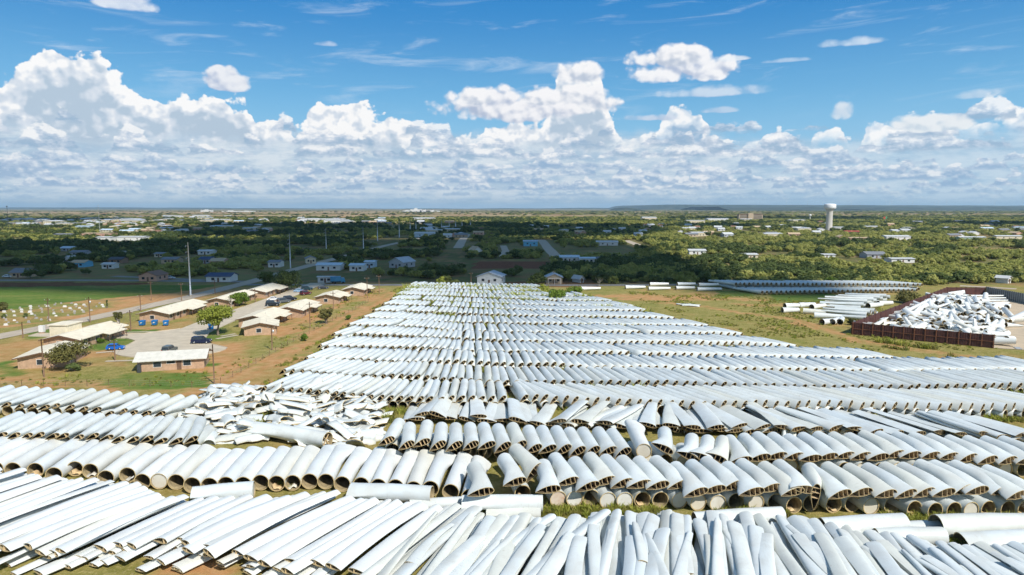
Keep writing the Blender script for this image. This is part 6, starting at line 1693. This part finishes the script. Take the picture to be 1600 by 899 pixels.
# variants for the brush belt
VAR = []
for i in range(10):
    kind_ = ('mesquite', 'mesquite', 'oak', 'mesquite', 'bush', 'oak', 'mesquite', 'bush', 'oak', 'mesquite')[i]
    w, h = {'mesquite': (5.8, 3.5), 'oak': (6.6, 4.9), 'bush': (4.0, 2.2)}[kind_]
    mb, lobes = crown_mb(900 + i, w, h, h * .2, 11, 640, .5, 0, 1.1, .9)
    VAR.append((kind_, mb, trunk_mb(900 + i, h * .28, lobes, .16, 5, 6), L_DARK if kind_ == 'oak' else L_MESQ))
def excluded(x_, y_):
    e = np.zeros(x_.shape, bool)
    for ex, ey, er in EXCL: e |= (x_ - ex) ** 2 + (y_ - ey) ** 2 < er * er
    return e
ROADSEG = [([(-133.5, 219), (-127, 269), (-124.5, 319), (-124, 420), (-118, 640), (-100, 900)], 7), ([(-330, 330), (-200, 330), (-128, 324)], 8), ([(-121, 311), (-60, 310), (40, 309), (100, 312)], 6), ([(-205, 350), (-150, 331)], 6),
           (P((872,404),(858,390),(846,375)), 12), (P((1046,404),(1072,412),(1104,419)), 7), (P((786,402),(790,392),(786,384)), 9), (P((716,388),(722,376),(730,366)), 11), (P((978,376),(994,382),(1006,389)), 11), (P((1588,452),(1540,449),(1500,447)), 6), (P((872,404),(1000,404),(1046,404)), 4), (P((480,443),(560,440),(640,440)), 9)]
CLEAR = [P((740,405),(862,405),(870,427),(734,427)), HOUSE_YARD, BROWN_EDGE, P((880,388),(990,384),(1000,402),(874,402)), P((1400,448),(1640,440),(1640,520),(1400,470)), P((480,436),(560,432),(572,448),(470,450)), P((800,385),(850,385),(850,396),(796,396)), P((1195,402),(1240,402),(1240,394),(1195,394))]
def scatter(y0, y1, step, seed):
    r = np.random.default_rng(seed); out = []
    ys = np.arange(y0, y1, step)
    for y_ in ys:
        half = (y_ + step) * 0.79 + 8; xs_ = np.arange(-half, half, step)
        xx = xs_ + r.uniform(-.5, .5, xs_.shape) * step; yy = y_ + r.uniform(-.5, .5, xs_.shape) * step
        out.append(np.stack([xx, yy], -1))
    p = np.concatenate(out); x_, y_ = p[:, 0], p[:, 1]
    den = fbm(x_ / 45, y_ / 45, 301 + seed) * .6 + fbm(x_ / 14, y_ / 14, 302) * .4
    thr = np.where(x_ < -20, .52, .465) + np.where(y_ > 900, .01, 0) + np.where(y_ > 2600, .11, 0)
    ok = den > thr
    ok |= (y_ < 400) & (x_ > 15) & (den > .30)
    for pl, w in ROADSEG: ok &= seg_dist(x_, y_, pl) > w
    for pl in CLEAR: ok &= ~in_poly(x_, y_, pl)
    ok &= ~((x_ < -145) & (y_ < 322)); ok &= ~((x_ < -118) & (y_ < 340)); ok &= ~((x_ > -123) & (x_ < 78) & (y_ < 316)); ok &= ~((x_ < -55) & (x_ > -123) & (y_ < 322))
    for pl in TAN_FAR: ok &= ~(in_poly(x_, y_, pl) & (r.random(x_.shape) < .8))
    ok &= ~excluded(x_, y_)
    return p[ok]
near = scatter(300, 520, 4.9, 1)
near = near[(near[:, 1] > 288 + np.clip((near[:, 0] - 60) * .0, 0, 30))]
near = near[~((near[:, 0] > 70) & (near[:, 1] < 303))]
mid = scatter(520, 1100, 6.6, 2); mid2 = scatter(1100, 2600, 11.0, 3); farp = scatter(2600, 7500, 30.0, 4)
order = np.argsort(near[:, 1] + np.abs(near[:, 0]) * .05); near = near[order]
N_IND = 270
ind, rest = near[:N_IND], near[N_IND:]
vr = np.random.default_rng(5)
protos = []
for kind_, c_, t_, lm in VAR:
    protos.append((kind_, c_.mesh('crown', lm), t_.mesh('trunk', M_BARK)))
NM = {'mesquite': 'mesquite_tree', 'oak': 'oak_tree', 'bush': 'brush_shrub'}
LK = {'mesquite': 'feathery green mesquite tree', 'oak': 'dense dark oak tree', 'bush': 'low brush shrub'}
for x_, y_ in ind:
    k = int(vr.integers(0, 10)); kd, cm, tm = protos[k]
    o = empty(NM[kd], (x_, y_, 0), vr.uniform(0, 6.28)); s_ = vr.uniform(.75, 1.25) * (1.0 if y_ > 330 or x_ < 60 else .9); o.scale = (s_, s_, s_ * vr.uniform(.85, 1.1))
    link('crown', cm, o); link('trunk', tm, o)
    px = to_px(x_, y_, 2)[0]
    zn = ('along the cross road left of the steel pole' if px < 300 else 'between the steel pole and the street end' if px < 480 else 'around the trailers and workshops' if px < 640 else 'left of the white house behind the field' if px < 745 else 'between the white house and the tan porch house' if px < 850 else 'right of the tan porch house' if px < 975 else 'behind the sections lying broadside' if px < 1135 else 'behind the tube stack' if px < 1440 else 'beyond the scrap yard')
    tag(o, f'{LK[kd]} {zn}', 'shrub' if kd == 'bush' else 'tree', f'{LK[kd]}s {zn}')

# everything else in the plain: one mass of brush
src = bpy.data.collections.new('brush_sources')
for i, (kind_, c_, t_, lm) in enumerate(VAR):
    o = bpy.data.objects.new('brush_source', None) if False else None
    mb = MB(); mb.add(c_.v, c_.f, 0); mb.add(t_.v, t_.f, 1, True)
    so = bpy.data.objects.new('brush_kind_%02d' % i, mb.mesh('brush', [lm, M_BARK])); src.objects.link(so)
def instancer(name, pts, scl, zs, nvar, coll, rot, tilt=0.0, pick=None):
    me_ = bpy.data.meshes.new(name); n = len(pts)
    me_.vertices.add(n); c = np.zeros((n, 3), np.float32); c[:, :2] = pts; c[:, 2] = zs
    me_.vertices.foreach_set('co', c.ravel())
    def put(nm, typ, arr, key='value'):
        a = me_.attributes.new(nm, typ, 'POINT'); a.data.foreach_set(key, arr)
    put('pick', 'INT', (vr.integers(0, nvar, n) if pick is None else pick).astype(np.int32))
    put('size', 'FLOAT_VECTOR', scl.astype(np.float32).ravel(), 'vector')
    rv = np.zeros((n, 3), np.float32); rv[:, 2] = rot; rv[:, :2] = vr.normal(size=(n, 2)) * tilt
    put('turn', 'FLOAT_VECTOR', rv.ravel(), 'vector')
    o = link(name, me_)
    g = bpy.data.node_groups.new(name, 'GeometryNodeTree')
    g.interface.new_socket('Geometry', in_out='INPUT', socket_type='NodeSocketGeometry'); g.interface.new_socket('Geometry', in_out='OUTPUT', socket_type='NodeSocketGeometry')
    N = g.nodes; gi = N.new('NodeGroupInput'); go = N.new('NodeGroupOutput'); ip = N.new('GeometryNodeInstanceOnPoints'); ci = N.new('GeometryNodeCollectionInfo')
    ci.inputs['Collection'].default_value = coll; ci.inputs['Separate Children'].default_value = True; ci.inputs['Reset Children'].default_value = True
    def na(nm, typ):
        a = N.new('GeometryNodeInputNamedAttribute'); a.data_type = typ; a.inputs['Name'].default_value = nm; return a.outputs['Attribute']
    Lk = g.links.new
    Lk(gi.outputs[0], ip.inputs['Points']); Lk(ci.outputs[0], ip.inputs['Instance']); ip.inputs['Pick Instance'].default_value = True
    Lk(na('pick', 'INT'), ip.inputs['Instance Index']); Lk(na('size', 'FLOAT_VECTOR'), ip.inputs['Scale'])
    e2r = N.new('FunctionNodeEulerToRotation'); Lk(na('turn', 'FLOAT_VECTOR'), e2r.inputs[0]); Lk(e2r.outputs[0], ip.inputs['Rotation'])
    Lk(ip.outputs[0], go.inputs[0])
    md = o.modifiers.new('scatter', 'NODES'); md.node_group = g
    return kind(o, 'stuff')
allp = np.concatenate([rest, mid, mid2, farp])
base = np.concatenate([vr.uniform(.7, 1.25, len(rest)), vr.uniform(.7, 1.35, len(mid)), vr.uniform(1.0, 1.9, len(mid2)), vr.uniform(2.2, 4.0, len(farp))])
zs_ = np.concatenate([vr.uniform(.85, 1.1, len(rest)), vr.uniform(.85, 1.15, len(mid)), vr.uniform(.7, .95, len(mid2)), vr.uniform(.35, .5, len(farp))])
scl = np.stack([base, base, base * zs_], -1)
print('brush instances', len(allp), 'near', len(near))
oakp = np.clip((fbm(allp[:, 0] / 70, allp[:, 1] / 70, 401) - .5) * 3 + np.where(allp[:, 0] < 60, .40, .06), 0, .95)
u_ = vr.random(len(allp))
pick_ = np.where(u_ < oakp, np.array([2, 5, 8])[vr.integers(0, 3, len(allp))], np.where(u_ > .86, np.array([4, 7])[vr.integers(0, 2, len(allp))], np.array([0, 1, 3, 6, 9])[vr.integers(0, 5, len(allp))]))
instancer('brush', allp, scl, 0.0, 10, src, vr.uniform(0, 6.28, len(allp)), 0.0, pick_)

# weeds between and around the rows
def tuft(seed, n, h, w, wide):
    r = np.random.default_rng(seed); a = r.uniform(0, 6.28, n); rad = r.uniform(0, w, n); lean = r.normal(size=(n, 2)) * .45
    hh = h * r.uniform(.4, 1.1, n); x_, y_ = rad * np.cos(a), rad * np.sin(a); d = r.uniform(0, 6.28, n); dx, dy = np.cos(d) * wide, np.sin(d) * wide
    v = np.stack([np.stack([x_ - dx, y_ - dy, 0 * x_], -1), np.stack([x_ + dx, y_ + dy, 0 * x_], -1), np.stack([x_ + dx * .8 + lean[:, 0] * hh * .5, y_ + dy * .8 + lean[:, 1] * hh * .5, hh * .6], -1), np.stack([x_ + lean[:, 0] * hh, y_ + lean[:, 1] * hh, hh], -1)], 1)
    mb = MB(); mb.add(v.reshape(-1, 3).tolist(), np.arange(4 * n).reshape(-1, 4).tolist()); return mb
wsrc = bpy.data.collections.new('weed_sources')
for i in range(6):
    so = bpy.data.objects.new('weed_kind_%02d' % i, tuft(70 + i, (34, 40, 30, 26, 40, 36)[i], (.55, .8, .4, .3, 1.0, .6)[i], (.45, .5, .5, .6, .6, .4)[i], .06).mesh('weed', [L_WEED, L_WEED, L_WEED, L_WEED, L_LIME, L_WEED][i])); wsrc.objects.link(so)
pts = []; sc_ = []
def weeds_line(pxs, n, jit, s0, s1, hh=0.0):
    w = polypx(pxs, 0.5, hh)
    for _ in range(n):
        p = w[rng.randrange(len(w))]; x_, y_ = p.x + rng.gauss(0, .6), p.y + rng.uniform(-jit, jit * .4)
        if float(fbm(np.array([x_ / 5]), np.array([y_ / 5]), 91)[0]) < .45: continue
        s_ = rng.uniform(s0, s1); pts.append((x_, y_)); sc_.append((s_, s_, s_ * rng.uniform(.7, 1.1)))
for k, v in ROWS.items():
    yy = at(*v[0])[1]; big = 1.0 + max(0, (yy - 180)) * .006
    weeds_line(v, int(800 if yy < 175 else 1000), 2.2, (.6 if yy < 140 else 1.0) * big, (1.2 if yy < 140 else 2.3) * big, 1.9)
weeds_line([(860,797),(1000,800),(1200,806),(1290,808),(1600,812)], 1500, 1.6, .5, 1.1)
weeds_line([(730,795),(852,803)], 260, 1.0, .6, 1.2); weeds_line([(250,766),(320,770)], 200, 1.4, .8, 1.6); weeds_line([(720,775),(735,790)], 80, .6, .8, 1.6); weeds_line([(1400,815),(1480,822)], 160, .8, .6, 1.2); weeds_line([(1475,846),(1510,852)], 160, .8, .6, 1.1)
weeds_line([(1380,690),(1460,694),(1600,700)], 500, 1.5, .7, 1.4); weeds_line([(1000,722),(1200,738),(1600,734)], 700, 1.2, .6, 1.2); weeds_line([(560,640),(620,650)], 120, 4, .8, 1.6)
weeds_line([(410,650),(400,668)], 80, 2, .8, 1.3); weeds_line([(430,758),(450,764)], 80, 1, .6, 1.0)
for poly, n, s0, s1 in ((P((230,905),(270,880),(320,872),(350,905)), 700, .4, .8), (P((330,612),(620,450),(645,450),(420,612)), 4200, .35, .8), (P((960,455),(1340,470),(1600,560),(1600,596),(1255,540),(1100,505)), 11000, .35, .85), (P((1335,530),(1560,556),(1600,566),(1600,574),(1400,548)), 1600, .9, 1.9), (P((-20,604),(330,606),(400,570),(600,455),(560,455),(340,580),(-20,590)), 2600, .4, .9), (P((600,618),(800,627),(790,640),(590,660)), 500, .5, 1.1), (P((0,625),(0,700),(300,700),(300,640)), 500, .4, .9)):
    xs_ = [p[0] for p in poly]; ys_ = [p[1] for p in poly]
    for _ in range(n):
        x_, y_ = rng.uniform(min(xs_), max(xs_)), rng.uniform(min(ys_), max(ys_))
        if not in_poly(np.array(x_), np.array(y_), poly): continue
        if float(fbm(np.array([x_ / 9]), np.array([y_ / 9]), 95)[0]) < .47: continue
        if seg_dist(np.array([x_]), np.array([y_]), TRAIL)[0] < 2.4 or seg_dist(np.array([x_]), np.array([y_]), TRACK)[0] < 3.0: continue
        s_ = rng.uniform(s0, s1); pts.append((x_, y_)); sc_.append((s_, s_, s_ * rng.uniform(.7, 1.1)))
pts = np.array(pts); sc_ = np.array(sc_)
instancer('weeds', pts, sc_, 0.0, 6, wsrc, vr.uniform(0, 6.28, len(pts)))
